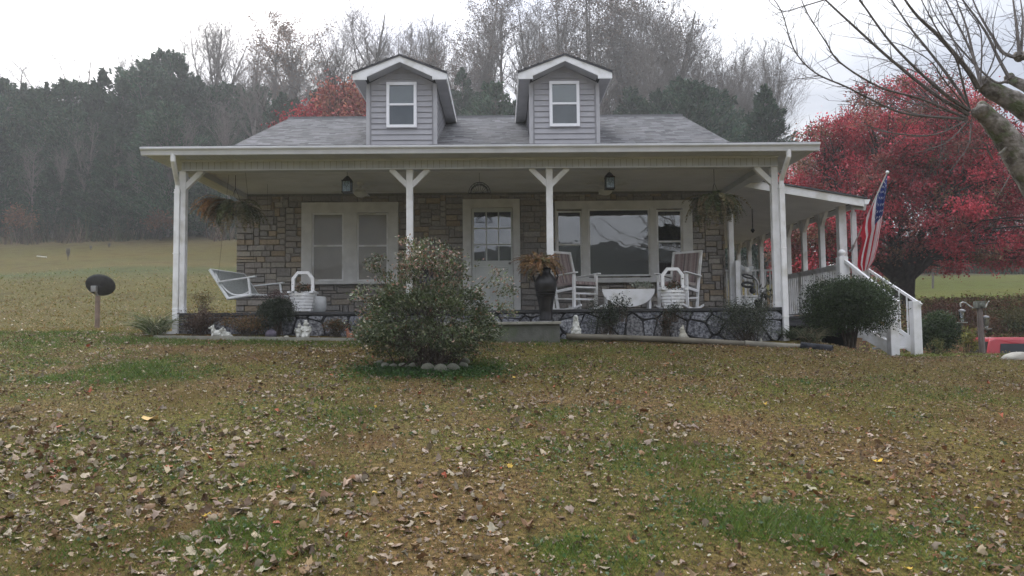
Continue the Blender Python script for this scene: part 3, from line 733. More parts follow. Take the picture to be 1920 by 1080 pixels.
# drop-leaf table
c = P(1177, 577, 12.95); t = thing('drop_leaf_table', (c.x, 12.95, FL), 'white table with a half-moon leaf hanging down in front', 'table')
zt = PZ(1177, 542, 12.85)
b = MB(); b.box(c.x-.46, c.x+.46, 12.86, 13.1, zt-.02, zt); b.build('tabletop', M_white, t, bevel=.004)
b = MB(); rr = .46; hh = zt-PZ(1177, 575, 12.85); poly = [(c.x+rr*math.cos(a), zt-.004-hh*math.sin(a)) for a in [math.pi*k/28 for k in range(29)]]
b.ext(poly, 12.83, 12.852, 'y'); b.build('drop_leaf', M_white, t, bevel=.004)
for sx in (-.38, .38):
    for yy in (12.89, 13.06): b = MB(); b.box(c.x+sx-.02, c.x+sx+.02, yy-.02, yy+.02, FL, zt-.02); b.build('leg', M_white, t)
# lettuce-like plant in a pot on the table
q = thing('potted_plant', (c.x+.3, 13.0, zt), 'pale grey-green plant in a low pot on the half-moon table', 'potted plant')
b = MB(); b.lathe([(.06, 0), (.085, .05), (.08, .05)], (c.x+.28, 13.02, zt), 14); b.build('pot', M_figb, q)
C = np.array([c.x+.28, 13.02, zt+.08])+RNG.normal(size=(260, 3))*np.array([.085, .05, .028]); leafcloud('foliage', C, .05, [(.30, .34, .26), (.38, .40, .33)], M_leaf, q, asp=.6)

# octagonal slatted planters with an arched handle
def planter(px, pyb, Y, s, label, rz=0, flower=True):
    c = P(px, pyb, Y); z0 = max(FL, c.z) if Y > 12.1 else c.z; loc = (c.x, Y, z0); t = thing('handled_planter', loc, label, 'planter', 'white basket planters on the porch', rz); T = TL(loc, rz)
    b = MB(); b.T = T; n = 8; H = .30*s
    for lv in range(6):
        r = (.15+.012*lv)*s; z = lv*H/6
        for k in range(n):
            a0, a1 = 2*math.pi*(k+(.06 if lv % 2 else -.06))/n+math.pi/8, 2*math.pi*(k+1+(.06 if lv % 2 else -.06))/n+math.pi/8
            b.beam((r*math.cos(a0), r*math.sin(a0), z+H/12), (r*math.cos(a1), r*math.sin(a1), z+H/12), .022*s, H/6*.82)
    b.build('slatted_tub', M_white, t)
    b = MB(); b.T = T; b.box(-.215*s, .215*s, -.03, .03, H, H+.035); 
    for a in (.21,): b.box(-a*s, -a*s+.05*s, -.18*s, .18*s, H-.001, H+.03); b.box(a*s-.05*s, a*s, -.18*s, .18*s, H-.001, H+.03)
    b.build('rim_board', M_white, t)
    b = MB(); b.T = T; w = .185*s; h1 = .25*s; h2 = .365*s; pts = [(-w, H), (-w, H+h1), (-w*.5, H+h2), (w*.5, H+h2), (w, H+h1), (w, H)]; tk = .048*s
    inn = [(-w+tk, H), (-w+tk, H+h1-.02*s), (-w*.5+.02*s, H+h2-tk), (w*.5-.02*s, H+h2-tk), (w-tk, H+h1-.02*s), (w-tk, H)]
    for i in range(5):
        A, B, C_, D_ = pts[i], pts[i+1], inn[i+1], inn[i]
        b.ext([A, B, C_, D_], -.03, .03, 'y')
    b.build('arch_handle', M_white, t)
    if flower:
        C = np.array([loc[0], loc[1], z0+H+.06*s])+RNG.normal(size=(300, 3))*np.array([.07, .05, .045])*s
        leafcloud('plant', C, .04*s, [(.26, .13, .08), (.12, .10, .06), (.06, .08, .04)], M_leaf, t)
    return t
planter(568, 584, 12.5, 1.02, 'white slatted planter with arched handle under the pale-blind windows')
planter(1262, 579, 12.45, 1.05, 'white octagonal slatted planter with arched handle beside the half-moon table')
# second round tub behind the left one
c = P(594, 584, 12.95); t = thing('wicker_tub', (c.x, 12.95, FL), 'plain white round tub behind the arched planter', 'tub')
b = MB(); b.lathe([(.11, 0), (.15, .04), (.165, .15), (.16, .27), (.145, .29), (.12, .25)], (c.x, 12.95, FL), 20); b.build('tub', M_whitew, t, True)

# porch swing hanging askew, seen from its end
t = thing('porch_swing', (PX(465, 13.2), 13.2, .8), 'white wicker porch swing hanging tilted at the end of the porch', 'porch swing')
def S(px, py, Y): return P(px, py, Y)
Yn, Yf = 12.62, 13.85
backT_n, backB_n, seatF_n = S(393, 507, Yn), S(427, 561, Yn), S(468, 553, Yn)
# swing axes: length runs back into the porch
bt_n, bb_n, sf_n = S(394, 506, 12.95), S(428, 560, 12.75), S(470, 553, 12.6)
bt_f, bb_f, sf_f = S(458, 515, 13.9), S(486, 556, 13.8), S(540, 556, 13.6)
def quadpanel(mb, a, b_, c_, d, th=.02):
    n = (b_-a).cross(d-a).normalized()*th/2; mb.add([a-n, b_-n, c_-n, d-n, a+n, b_+n, c_+n, d+n], [(0, 1, 2, 3), (7, 6, 5, 4), (0, 4, 5, 1), (1, 5, 6, 2), (2, 6, 7, 3), (3, 7, 4, 0)])
b = MB(); quadpanel(b, bt_n, bt_f, bb_f, bb_n, .03)
b.build('backrest', mat('wicker_grey', (.40, .42, .41), (.30, .32, .31), 40, .8, .4, 120), t)
b = MB(); b.tube([bt_n, bt_f], .022, 8); b.tube([bt_n, bb_n, sf_n], .03, 8); b.tube([bt_f, bb_f, sf_f], .022, 8); b.tube([sf_n, sf_f], .024, 8); b.tube([bb_n, bb_f], .022, 8)
def arc(A, B, C_, n=10): return [A*(1-u)**2+B*2*u*(1-u)+C_*u*u for u in [k/n for k in range(n+1)]]
b.tube(arc(S(404, 512, 12.9), S(430, 572, 12.7), S(468, 546, 12.62)), .014, 6)
b.build('swing_frame', M_whitew, t)
b = MB(); quadpanel(b, bb_n, bb_f, sf_f, sf_n, .04); b.build('seat', mat('wicker_white', (.55, .56, .56), (.42, .43, .43), 40, .8, .4, 120), t)
b = MB(); a0, a1 = S(408, 529, 12.8), S(479, 518, 12.6); b.beam(a0, a1, .06, .022); b.beam(S(466, 521, 12.62), S(470, 555, 12.62), .035, .035, (0, 1, 0)); b.build('armrest', M_whitew, t)
b = MB(); b.beam(S(477, 536, 13.8), S(532, 530, 13.6), .06, .022); b.beam(S(525, 531, 13.62), S(528, 550, 13.62), .035, .035, (0, 1, 0)); b.build('armrest', M_whitew, t)
b = MB()
for q in (a0, a1): b.tube([q, Vector((q.x*.5+S(437, 500, 12.7).x*.5, q.y+.06, 2.78))], .0025, 4)
q = S(500, 530, 13.7); b.tube([q, Vector((q.x, q.y, 2.78))], .0025, 4); b.build('chain', M_blackm, t)

# lanterns and ceiling fans
def lantern(px, py, label):
    c = P(px, py, 12.75); s = .9; t = thing('hanging_lantern', (c.x, c.y, c.z), label, 'lantern', 'blue glass lanterns hanging from the porch ceiling')
    x, y, z = c; b = MB(); w = .072; h = .105
    for sx in (-1, 1):
        for sy in (-1, 1): b.box(x+sx*w-.007, x+sx*w+.007, y+sy*w-.007, y+sy*w+.007, z-h, z+h)
    for zz in (z-h, z+h-.012): b.box(x-w-.012, x+w+.012, y-w-.012, y+w+.012, zz-.008, zz+.012)
    b.lathe([(w*1.3, h), (w*.9, h+.035), (w*.45, h+.07), (w*.2, h+.085)], (x, y, z), 4)
    # branch tracery
    for sy in (-1,):
        yy = y+sy*(w+.004)
        for A, B in (((0, -h), (0, -.02)), ((0, -.02), (-.04, .06)), ((0, -.02), (.045, .05)), ((-.02, .02), (-.055, .01)), ((.02, .01), (.055, -.03)), ((0, -.05), (-.04, -.03)), ((-.03, .04), (-.01, .085)), ((.03, .03), (.03, .09))):
            b.tube([(x+A[0], yy, z+A[1]), (x+B[0], yy, z+B[1])], .0035, 4)
    b.build('lantern_cage', M_blackm, t)
    b = MB(); b.box(x-w+.004, x+w-.004, y-w+.004, y+w-.004, z-h+.012, z+h-.014); b.build('lantern_glass', M_blueg, t)
    b = MB(); b.tube([(x, y, z+h+.08), (x, y, 2.79)], .004, 5); b.build('hook', M_blackm, t)
lantern(651, 350, 'blue glass lantern nearest the porch swing'); lantern(1143, 343, 'dark caged lantern hanging before the picture window')
def fan(px, py, label):
    c = P(px, py, 13.7); x, y = c.x, c.y; z = 2.79; t = thing('ceiling_fan', (x, y, z), label, 'ceiling fan', 'ceiling fans under the porch ceiling')
    b = MB(); b.lathe([(.07, 0), (.05, -.05), (.02, -.06), (.02, -.1), (.09, -.11), (.1, -.17), (.05, -.19)], (x, y, z), 18); b.build('motor', M_cream, t, True)
    b = MB(); b.lathe([(.13, -.19), (.12, -.22), (.07, -.26), (.02, -.27)], (x, y, z), 18); b.build('lamp_globe', mat('frosted', (.62, .61, .56), rough=.4), t, True)
    for k in range(5):
        a = k*1.2566+.3; b = MB(); d = Vector((math.cos(a), math.sin(a), 0)); b.beam(Vector((x, y, z-.14))+d*.1, Vector((x, y, z-.14))+d*.6, .12, .008); b.build('fan_blade', M_cream, t)
fan(676, 366, 'pale ceiling fan behind the lantern near the swing'); fan(1135, 360, 'pale ceiling fan in front of the picture window')
# wire half-basket
c = P(899, 362, 12.9); t = thing('wire_basket', (c.x, c.y, c.z), 'empty half-round wire basket hanging in front of the door', 'hanging basket')
b = MB(); r = .19
def arcpts(r_, a0, a1, n, y=0): return [(c.x+r_*math.cos(a0+(a1-a0)*k/n), c.y+y, c.z+r_*math.sin(a0+(a1-a0)*k/n)) for k in range(n+1)]
for yo, rr in ((0, r), (-.05, r*.8), (.05, r*.8)): b.tube(arcpts(rr, 0, math.pi, 16, yo), .007, 5)
b.tube([(c.x-r, c.y, c.z), (c.x+r, c.y, c.z)], .008, 5)
for k in range(1, 9): a = math.pi*k/9; b.tube([(c.x+.05*math.cos(a), c.y-.02, c.z), (c.x+r*math.cos(a), c.y, c.z+r*math.sin(a))], .004, 4)
b.build('wire_frame', M_blackm, t); b = MB(); b.tube([(c.x, c.y, c.z+r), (c.x, c.y, 2.79)], .004, 4); b.build('hanger', M_blackm, t)
c = P(1411, 420, 16.2); t = tag(MB().tube([(c.x, c.y, c.z-.1), (c.x, c.y, c.z+.45)], .012, 5).lathe([(.01, -.2), (.05, -.14), (.02, -.1)], tuple(c), 8).build('wind_chime', M_blackm), 'thin dark wind chime hanging under the side porch roof', 'wind chime')

# pedestal fan, chest and ornament by the side porch
c = P(1398, 507, 15.0); t = thing('pedestal_fan', (c.x, c.y, DK), 'white pedestal fan standing behind the white gate post', 'fan')
b = MB()
for r in [.03+.025*k for k in range(8)]:
    b.tube([(c.x+r*math.cos(a), c.y-.05*math.cos(r*5), c.z+r*math.sin(a)) for a in [2*math.pi*k/22 for k in range(23)]], .0025, 3, cap=False)
for k in range(30): a = 2*math.pi*k/30; b.tube([(c.x, c.y-.05, c.z), (c.x+.11*math.cos(a), c.y-.04, c.z+.11*math.sin(a)), (c.x+.215*math.cos(a), c.y, c.z+.215*math.sin(a))], .002, 3, cap=False)
b.build('fan_cage', M_whitew, t)
b = MB(); b.ell((c.x+.01, c.y-.065, c.z-.0), (.05, .02, .06)); b.lathe([(.05, 0), (.06, .12), (.03, .16)], (c.x, c.y+.06, c.z-.08), 12); b.build('hub', M_white, t, True)
for k in range(3):
    a = k*2.09+.4; b = MB(); b.ell((c.x+.1*math.cos(a), c.y, c.z+.1*math.sin(a)), (.085, .006, .045), 10, 6, rot=Matrix.Rotation(-a, 3, 'Y')); b.build('fan_blade', M_whitew, t, True)
b = MB(); b.tube([(c.x, c.y+.05, DK+.03), (c.x, c.y+.05, c.z-.05)], .018, 8); b.lathe([(.2, 0), (.19, .03), (.03, .05)], (c.x, c.y+.05, DK), 18); b.build('stand', M_white, t)
c = P(1402, 560, 15.2); t = thing('storage_chest', (c.x, 15.3, DK), 'low white chest behind the gate post on the side porch', 'chest')
b = MB(); b.box(c.x-.22, c.x+.2, 15.1, 15.5, DK, DK+.40); b.build('chest_body', M_white, t, bevel=.01); b = MB(); b.box(c.x-.23, c.x+.21, 15.08, 15.52, DK+.405, DK+.45); b.build('lid', M_white, t, bevel=.012)
c = P(1418, 545, 13.6); t = thing('garden_ornament', (c.x, 13.6, FL), 'dark ringed ornament on a curved silver stem near the corner post', 'ornament')
b = MB()
def ringt(mb, cc, rx, rz, tl, r): mb.tube([(cc.x+rx*math.cos(a), cc.y+.05*math.sin(a), cc.z+rz*math.sin(a)+tl*math.cos(a)) for a in [2*math.pi*k/20 for k in range(21)]], r, 7, cap=False)
ringt(b, P(1402, 518, 13.6), .10, .035, -.02, .016); ringt(b, P(1402, 534, 13.6), .10, .045, .0, .024); b.ell(tuple(P(1411, 545, 13.6)), (.06, .04, .06)); b.build('ring', M_blackm, t, True)
b = MB(); b.tube(arc(P(1410, 519, 13.62), P(1424, 524, 13.62), P(1422, 545, 13.62))+[P(1424, 553, 13.6), P(1424, 562, 13.6)], [.02]*11+[.025, .04], 8); b.build('stem', M_metal, t, True)
b = MB(); zz = P(1422, 566, 13.6); b.lathe([(.05, FL-zz.z), (.075, -.0), (.07, .04), (.05, .04)], tuple(zz), 14); b.build('pot', M_blackm, t)
q = P(1436, 555, 13.45); t = thing('broadleaf_plant', (q.x, q.y, FL), 'sparse dark plant with broad leaves before the second corner post', 'plant')
C = np.array(q)+RNG.normal(size=(60, 3))*np.array([.10, .04, .08]); leafcloud('foliage', C, .10, [(.05, .055, .045), (.12, .12, .10)], M_leaf, t, asp=.4)
b = MB(); 
for k in range(8): b.tube([(q.x, q.y, FL), (q.x+random.uniform(-.12, .12), q.y+random.uniform(-.05, .05), q.z+random.uniform(-.05, .15))], .004, 4)
b.build('stem', M_stem, t)

# ------------------------------------------------------------------ flag
t = thing('flag', tuple(P(1597, 467, 14.5)), 'United States flag hanging from a slanted pole on the side porch post', 'flag')
p0, p1 = P(1597, 468, 14.62), P(1664, 323, 14.15)
b = MB(); b.tube([p0, p1], .014, 8); b.build('flag_pole', mat('pole_wood', (.45, .42, .38), (.35, .33, .3), 9, .5), t); b = MB(); b.ell(tuple(p1), (.032, .032, .032)); b.build('finial', M_white, t, True)
b = MB(); b.tube([p0+Vector((-.0, .08, -.02)), p0, p0.lerp(p1, .06)], .024, 8); b.build('bracket', M_metal, t)
RT_ = [(1664, 326), (1664, 350), (1661, 380), (1657, 405), (1653, 430), (1649, 458), (1642, 485), (1629, 505)]
LT_ = [(1630, 395), (1620, 414), (1617, 434), (1620, 450), (1615, 468), (1611, 484), (1610, 498), (1616, 510)]
nu, nvv = 52, 50; V = []; idx = lambda i, j: i*(nvv+1)+j
def itp(T_, v): k = min(int(v*(len(T_)-1)), len(T_)-2); f_ = v*(len(T_)-1)-k; return (T_[k][0]*(1-f_)+T_[k+1][0]*f_, T_[k][1]*(1-f_)+T_[k+1][1]*f_)
for i in range(nu+1):
    for j in range(nvv+1):
        u, v = i/nu, j/nvv; A, B = itp(RT_, v), itp(LT_, v)
        pl = min(1, v*4); us = u+pl*.085*math.sin(u*6*math.pi+1.0); hoist = p1.lerp(p0, u*.52); q = P(A[0]*(1-us)+B[0]*us, A[1]*(1-us)+B[1]*us, 14.2)
        y = hoist.y*(1-min(1, v*3))+14.3*min(1, v*3)+pl*.075*math.cos(u*6*math.pi+1.0+v*.8)+.01*math.sin(u*19+v*7); f2 = y/14.2
        V.append((q.x*f2, y, q.z*f2))
Fq, Cc = [], []
for i in range(nu):
    for j in range(nvv):
        u, v = (i+.5)/nu, (j+.5)/nvv; Fq.append((idx(i, j), idx(i+1, j), idx(i+1, j+1), idx(i, j+1)))
        Cc.append((.025, .04, .16) if (u < 7/13 and v < .4) else ((.58, .03, .055) if int(u*13) % 2 == 0 else (.80, .78, .78)))
o = npmesh('flag_cloth', np.array(V), Fq, 4, M_cloth, t, np.array(Cc)); o.data.polygons.foreach_set('use_smooth', [True]*len(Fq))
sm = MB(); Vn = V
for r in range(9):
    for q in range(6 if r % 2 == 0 else 5):
        u = (r+1)/10*7/13; v = ((q+.5)/6 if r % 2 == 0 else (q+1)/6)*.4
        def at(u_, v_):
            i, j = min(int(u_*nu), nu-1), min(int(v_*nvv), nvv-1); fu, fv = u_*nu-i, v_*nvv-j
            g = lambda a, b: Vector(Vn[idx(a, b)]); return (g(i, j)*(1-fu)+g(i+1, j)*fu)*(1-fv)+(g(i, j+1)*(1-fu)+g(i+1, j+1)*fu)*fv
        n = (at(u+.01, v)-at(u, v)).cross(at(u, v+.01)-at(u, v)).normalized()*.006
        if n.y > 0: n = -n
        poly = [at(u+.022*(1 if k % 2 == 0 else .42)*math.cos(2*math.pi*k/10), v+.016*(1 if k % 2 == 0 else .42)*math.sin(2*math.pi*k/10))+n for k in range(10)]
        ctr = at(u, v)+n; sm.add([ctr]+poly, [(0, k+1, (k+1) % 10+1) for k in range(10)])
s_ = sm.build('star', mat('star_white', (.7, .7, .7)), t); s_['kind'] = 'stuff'

# ------------------------------------------------------------------ garden figures along the bed
def fig(name, px, pyb, Y, H, build, m, label, cat, rz=0, group='garden figures along the flagstone bed'):
    c = P(px, pyb, Y); loc = (c.x, Y, g1(c.x, Y)-.01 if Y < 12.05 else c.z); b = MB(); b.T = TL((0, 0, 0), rz) @ Matrix.Scale(H, 4)
    build(b); me = b.build(name, m, None, True); me.location = (loc[0], loc[1], min(loc[2]+.0, c.z+.01)); tag(me, label, cat, group)
    if H > .1:
        rm = me.modifiers.new('r', 'REMESH'); rm.mode = 'VOXEL'; rm.voxel_size = H*.028; rm.use_smooth_shade = True
    return me
def dog(b):
    E = b.ell; E((.0, 0, .32), (.42, .2, .26)); E((-.33, 0, .5), (.2, .17, .25)); E((-.42, 0, .78), (.17, .14, .15)); E((-.6, 0, .73), (.14, .08, .08)); E((-.36, .1, .93), (.05, .04, .1)); E((-.36, -.1, .93), (.05, .04, .1))
    for s in (-1, 1): E((-.38, s*.12, .14), (.08, .07, .2)); E((-.46, s*.12, .04), (.12, .07, .05)); E((.28, s*.18, .16), (.2, .1, .16)); E((.12, s*.2, .05), (.18, .06, .06))
    b.tube([(.38, 0, .2), (.55, .05, .12), (.7, .1, .08)], [.08, .06, .03])
def sheepdog(b): dog(b); b.ell((-.1, -.15, .55), (.14, .1, .2)); b.ell((-.1, -.2, .78), (.1, .09, .1)); b.ell((-.1, -.3, .75), (.05, .07, .05))
def cherub(b):
    E = b.ell; E((0, 0, .25), (.23, .18, .28)); E((0, 0, .52), (.17, .13, .2)); E((0, -.01, .78), (.125, .12, .14)); E((0, 0, .93), (.1, .1, .07)); E((0, 0, .02), (.28, .22, .06))
    for s in (-1, 1): E((s*.2, .06, .5), (.1, .05, .2)); b.tube([(s*.15, -.02, .6), (s*.22, -.1, .45), (s*.06, -.18, .42)], [.06, .05, .04]); E((s*.1, -.14, .12), (.09, .14, .1)); E((s*.06, -.1, .82), (.02, .02, .02))
    E((0, -.12, .77), (.025, .03, .025)); E((s*.15, 0, .8), (.03, .03, .05))
def tower(b):
    E = b.ell; E((0, 0, .1), (.3, .26, .13)); random.seed(3)
    for z, r in ((.2, .27), (.33, .24), (.45, .22), (.57, .17), (.68, .14), (.79, .12), (.9, .11)):
        for k in range(4): a = k*1.57+z*7; E((r*.45*math.cos(a), r*.45*math.sin(a), z), (r*.55, r*.5, .085), 8, 6)
    E((0, 0, .94), (.09, .09, .08))
def bird(b):
    E = b.ell; E((0, 0, .05), (.26, .2, .08)); E((0, 0, .33), (.25, .2, .27)); E((-.02, 0, .58), (.16, .13, .16)); E((-.04, 0, .76), (.12, .11, .12)); b.tube([(-.02, 0, .85), (0, 0, .95), (.02, 0, 1.0)], [.07, .04, .015]); b.tube([(-.13, 0, .74), (-.24, 0, .70)], [.035, .008]); b.tube([(.15, 0, .35), (.35, 0, .22)], [.1, .04])
def fox(b):
    E = b.ell; E((.05, 0, .3), (.5, .2, .25), rot=Matrix.Rotation(R(18), 3, 'Y')); E((-.32, 0, .55), (.16, .15, .3)); E((-.38, 0, .88), (.13, .12, .13)); b.tube([(-.45, 0, .86), (-.62, 0, .80)], [.07, .02]); b.tube([(.4, 0, .25), (.75, 0, .28), (1.0, 0, .34)], [.12, .1, .02])
    for s in (-1, 1): b.tube([(-.36, s*.07, .95), (-.34, s*.09, 1.08)], [.04, .008]); E((-.34, s*.1, .12), (.07, .06, .2)); E((.2, s*.16, .12), (.16, .07, .13))
def gnome(b):
    E = b.ell; E((0, 0, .25), (.34, .28, .27)); E((0, -.03, .55), (.2, .18, .2)); b.lathe([(.2, .6), (.15, .75), (.07, .9), (.01, 1.0)], (0, 0, 0), 12); E((0, -.2, .53), (.05, .05, .05)); E((0, -.17, .4), (.13, .08, .15))
def clump(b):
    E = b.ell; E((0, 0, .25), (.5, .3, .3)); E((-.25, 0, .5), (.22, .2, .3)); E((.15, -.05, .6), (.24, .2, .35)); E((.45, 0, .3), (.2, .18, .25))
YB = 11.72
fig('dog_statue', 408, 630, YB, .20, dog, M_fig, 'white lying dog statue with raised head at the bed edge', 'statue')
fig('dog_statue', 425, 631, YB-.04, .17, sheepdog, M_fig, 'white statue of a pair of dogs beside the lying dog', 'statue')
fig('cherub_statue', 573, 629, YB, .30, cherub, M_fig, 'white cherub statue between dark evergreen and dry plants', 'statue')
fig('angel_statue', 561, 628, YB+.08, .24, cherub, M_fig, 'smaller whitish figurine half hidden beside the cherub statue', 'statue', R(30))
fig('fox_statue', 659, 626, YB, .18, fox, M_terra, 'rusty orange fox figurine with pale head left of the big shrub', 'statue')
fig('figure_stack_statue', 1080, 631, YB, .42, tower, M_fig, 'tall knobbly white stacked statue right of the entry step', 'statue')
fig('gnome_statue', 1140, 633, YB-.03, .14, gnome, M_fig, 'small white gnome in front of the dark leafy plant', 'statue')
fig('shell_ornament', 1206, 634, YB-.03, .085, clump, M_figb, 'low tan ornament between the gnome and bird statue', 'ornament')
fig('bird_statue', 1281, 635, YB-.03, .29, bird, M_figb, 'tan bird statue perched before the flagstones under the rocking chair', 'statue')
fig('shell_ornament', 1340, 636, YB-.02, .07, clump, M_figb, 'tiny pale lump beside the bushy vine on the flagstones', 'ornament')
fig('gnome_statue', 1427, 643, YB-.05, .11, gnome, M_figb, 'small pointed tan figure near the foot of the corner post', 'statue')
fig('rock', 508, 628, YB, .15, lambda b: b.ell((0, 0, .4), (.62, .4, .5), 12, 8, .06), mat('purple_rock', (.14, .12, .16), (.09, .08, .10), 14, .9, .6, 30), 'rounded purple-grey rock left of the dark evergreen', 'rock')
fig('cobble_stone', 537, 629, YB-.05, .09, lambda b: b.ell((0, 0, .3), (.5, .4, .32), 10, 6, .05), M_figb, 'small tan cobble at the foot of the dark evergreen', 'stone')

# edging strip, pipes
b = MB(); pts = [P(290, 634, 11.55), P(345, 633, 11.5), P(480, 630, 11.5), P(655, 627, 11.5), P(790, 625, 11.5)]
for i in range(4): b.beam(Vector((pts[i].x, pts[i].y, g1(pts[i].x, pts[i].y)+.01)), Vector((pts[i+1].x, pts[i+1].y, g1(pts[i+1].x, pts[i+1].y)+.01)), .07, .07)
tag(b.build('bed_edging', M_concl), 'thin pale edging strip along the flower bed left of the shrub', 'edging')
def gp(px, py, Y, r): c = P(px, py, Y); return Vector((c.x, Y, c.z))
b = MB(); b.tube([gp(1062, 631, 11.62, .04), gp(1150, 633, 11.6, .04), gp(1260, 637, 11.5, .045), gp(1395, 645, 11.4, .05)], .05, 12); t_ = b.build('drain_pipe', M_pipe, None, True); tag(t_, 'long weathered grey drain pipe lying along the flower bed', 'pipe')
b = MB(); b.tube([gp(1396, 645, 11.38, .05), gp(1501, 652, 11.3, .05)], .058, 12); tag(b.build('drain_pipe', mat('pipe_b', (.20, .185, .145), (.13, .12, .095), 5, .7), None, True), 'thicker short length of grey pipe joined before the corner post', 'pipe')
A, B = gp(1502, 649, 11.2, 0), gp(1561, 655, 10.95, 0); b = MB(); n = 44; pts = [A.lerp(B, k/n) for k in range(n+1)]; b.tube(pts, [.056 if k % 2 else .068 for k in range(n+1)], 14, cap=False)
b.tube([A.lerp(B, .02), A.lerp(B, .97)], .05, 12); tag(b.build('corrugated_pipe', M_corr, None), 'short black corrugated pipe end on the lawn', 'pipe')
c = P(1450, 640, 11.5)
# dish
dc = P(188, 535, 19.6); base = (PX(182, 19.6, 620), 19.6, g1(PX(182, 19.6, 620), 19.6))
t = thing('satellite_dish', base, 'black satellite dish on a short post in the left field', 'satellite dish')
b = MB(); rot = Matrix.Rotation(R(22), 3, 'Z') @ Matrix.Rotation(R(-78), 3, 'X'); vs, fs = [], []; n = 32
tilt = Matrix.Rotation(R(14), 3, 'Y')
for i in range(6):
    r = .345*i/5
    for k in range(n): a = 2*math.pi*k/n; p = Vector((r*math.cos(a)*1.02, r*math.sin(a)*.82, .5*r*r)); vs.append(tilt @ (rot @ p)+dc)
for i in range(5):
    for k in range(n): fs.append((i*n+k, i*n+(k+1) % n, (i+1)*n+(k+1) % n, (i+1)*n+k))
b.add(vs, fs); o = b.build('dish', M_blackm, t, True); so = o.modifiers.new('s', 'SOLIDIFY'); so.thickness = .02
b = MB(); b.cbox(dc.x-.09, dc.y-.12, dc.z-.10, .14, .1, .16); b.tube([(dc.x-.09, dc.y-.1, dc.z-.1), (base[0], base[1], dc.z-.32)], .035, 8); b.build('mount', M_metal, t, bevel=.01)
b = MB(); b.tube([(base[0], base[1], base[2]-.1), (base[0], base[1], dc.z-.28)], .062, 10); b.build('pole', M_tan, t)
# feeder post
t_y = 14.6; fp = P(1836, 565, t_y); gz = g1(fp.x, t_y)
t = thing('feeder_post', (fp.x, t_y, gz), 'weathered wooden post with two curled hooks beside the red car', 'post')
b = MB(); b.tube([(fp.x+.02, t_y, min(gz, PZ(1836, 668, t_y))-.2), (fp.x, t_y, fp.z-.05)], [.062, .052], 8); b.build('pole', M_post, t)
b = MB(); b.cbox(fp.x, t_y, fp.z-.07, .16, .15, .14); b.ell((fp.x, t_y-.08, fp.z-.08), (.05, .03, .05)); b.build('post_cap', mat('old_block', (.16, .17, .14), (.08, .08, .07), 14, .9), t, bevel=.01)
for s, pts in ((-1, [(1824, 578), (1816, 572), (1811, 568), (1805, 566), (1800, 569), (1801, 575)]), (1, [(1841, 578), (1848, 576), (1852, 568), (1855, 564)])):
    b = MB(); b.tube([P(x_, y_, t_y) for x_, y_ in pts], .012, 6); b.build('hook_arm', M_fig, t)
def feeder(px, py, label, seed):
    c = P(px, py, t_y); f = thing('bird_feeder', tuple(c), label, 'bird feeder', 'jar feeders hanging from the post')
    b = MB(); b.lathe([(.045, .1), (.058, .09), (.058, -.03), (.035, -.1), (.02, -.12)], tuple(c), 14); b.build('bottle', M_bottle, f, True)
    if seed: b = MB(); b.lathe([(.05, .05), (.05, -.03), (.03, -.09)], tuple(c), 14); b.build('seed', mat('seed', (.55, .52, .48), (.4, .38, .34), 60, .9), f)
    else: b = MB(); b.lathe([(.04, -.05), (.03, -.1)], tuple(c), 14); b.build('syrup', mat('syrup', (.35, .38, .30), rough=.2), f)
    b = MB(); b.lathe([(.0, -.15), (.09, -.14), (.095, -.125), (.02, -.125)], tuple(c), 16); b.build('tray', M_fig, f)
    b = MB(); b.lathe([(.065, .09), (.06, .115), (.02, .13)], tuple(c), 14); b.tube([(c.x, c.y, c.z+.12), (c.x, c.y, c.z+.25)], .003, 4); b.build('lid', M_metal, f)
feeder(1804, 592, 'clear bottle feeder hanging from the nearer curled hook', False); feeder(1849, 604, 'jar feeder full of pale seed hanging above the red car', True)
# red wagon car
CY = 19.5; cp = P(1846, 634, CY); RZc = cp.z; t = thing('parked_car', (cp.x+2.2, CY+.9, RZc-1.65), 'red car parked below the lawn edge behind the white rock', 'car')
T = Matrix.Translation(Vector((cp.x, CY, RZc-1.65))) @ Matrix.Rotation(R(-16), 4, 'Z')
def mk(): b = MB(); b.T = T; return b
b = mk(); W_, L_ = 1.66, 4.3
prof = [(0.06, .35), (.0, .6), (.02, .98), (.16, 1.62), (.3, 1.66), (2.4, 1.65), (3.05, 1.12), (4.15, 1.0), (4.25, .7), (4.22, .35)]
vs = []; n = len(prof)
for (x_, z_) in prof: ins = .0 if z_ < 1.0 else .12*min(1, (z_-1.0)/.6); vs.append((x_, ins, z_))
for (x_, z_) in prof: ins = .0 if z_ < 1.0 else .12*min(1, (z_-1.0)/.6); vs.append((x_, W_-ins, z_))
b.add(vs, [tuple(range(n)), tuple(range(2*n-1, n-1, -1))]+[(i, (i+1) % n, n+(i+1) % n, n+i) for i in range(n)]); b.build('body', M_red, t, bevel=.05)
for x0_, x1_ in ((.34, 1.02), (1.18, 2.1)):
    b = mk(); f1 = lambda x_, z_: (x_, .12*(z_-1.0)/.6-.012, z_); lo_, hi_ = 1.07, 1.5; xr = .0 if x1_ < 2 else .1
    b.add([f1(x0_, lo_), f1(x1_+xr, lo_), f1(x1_, hi_), f1(x0_+.06, hi_)]+[(p[0], p[1]+.03, p[2]) for p in (f1(x0_, lo_), f1(x1_+xr, lo_), f1(x1_, hi_), f1(x0_+.06, hi_))], [(0, 1, 2, 3), (0, 4, 5, 1), (1, 5, 6, 2), (2, 6, 7, 3), (3, 7, 4, 0)]); b.build('side_window', M_cglass, t)
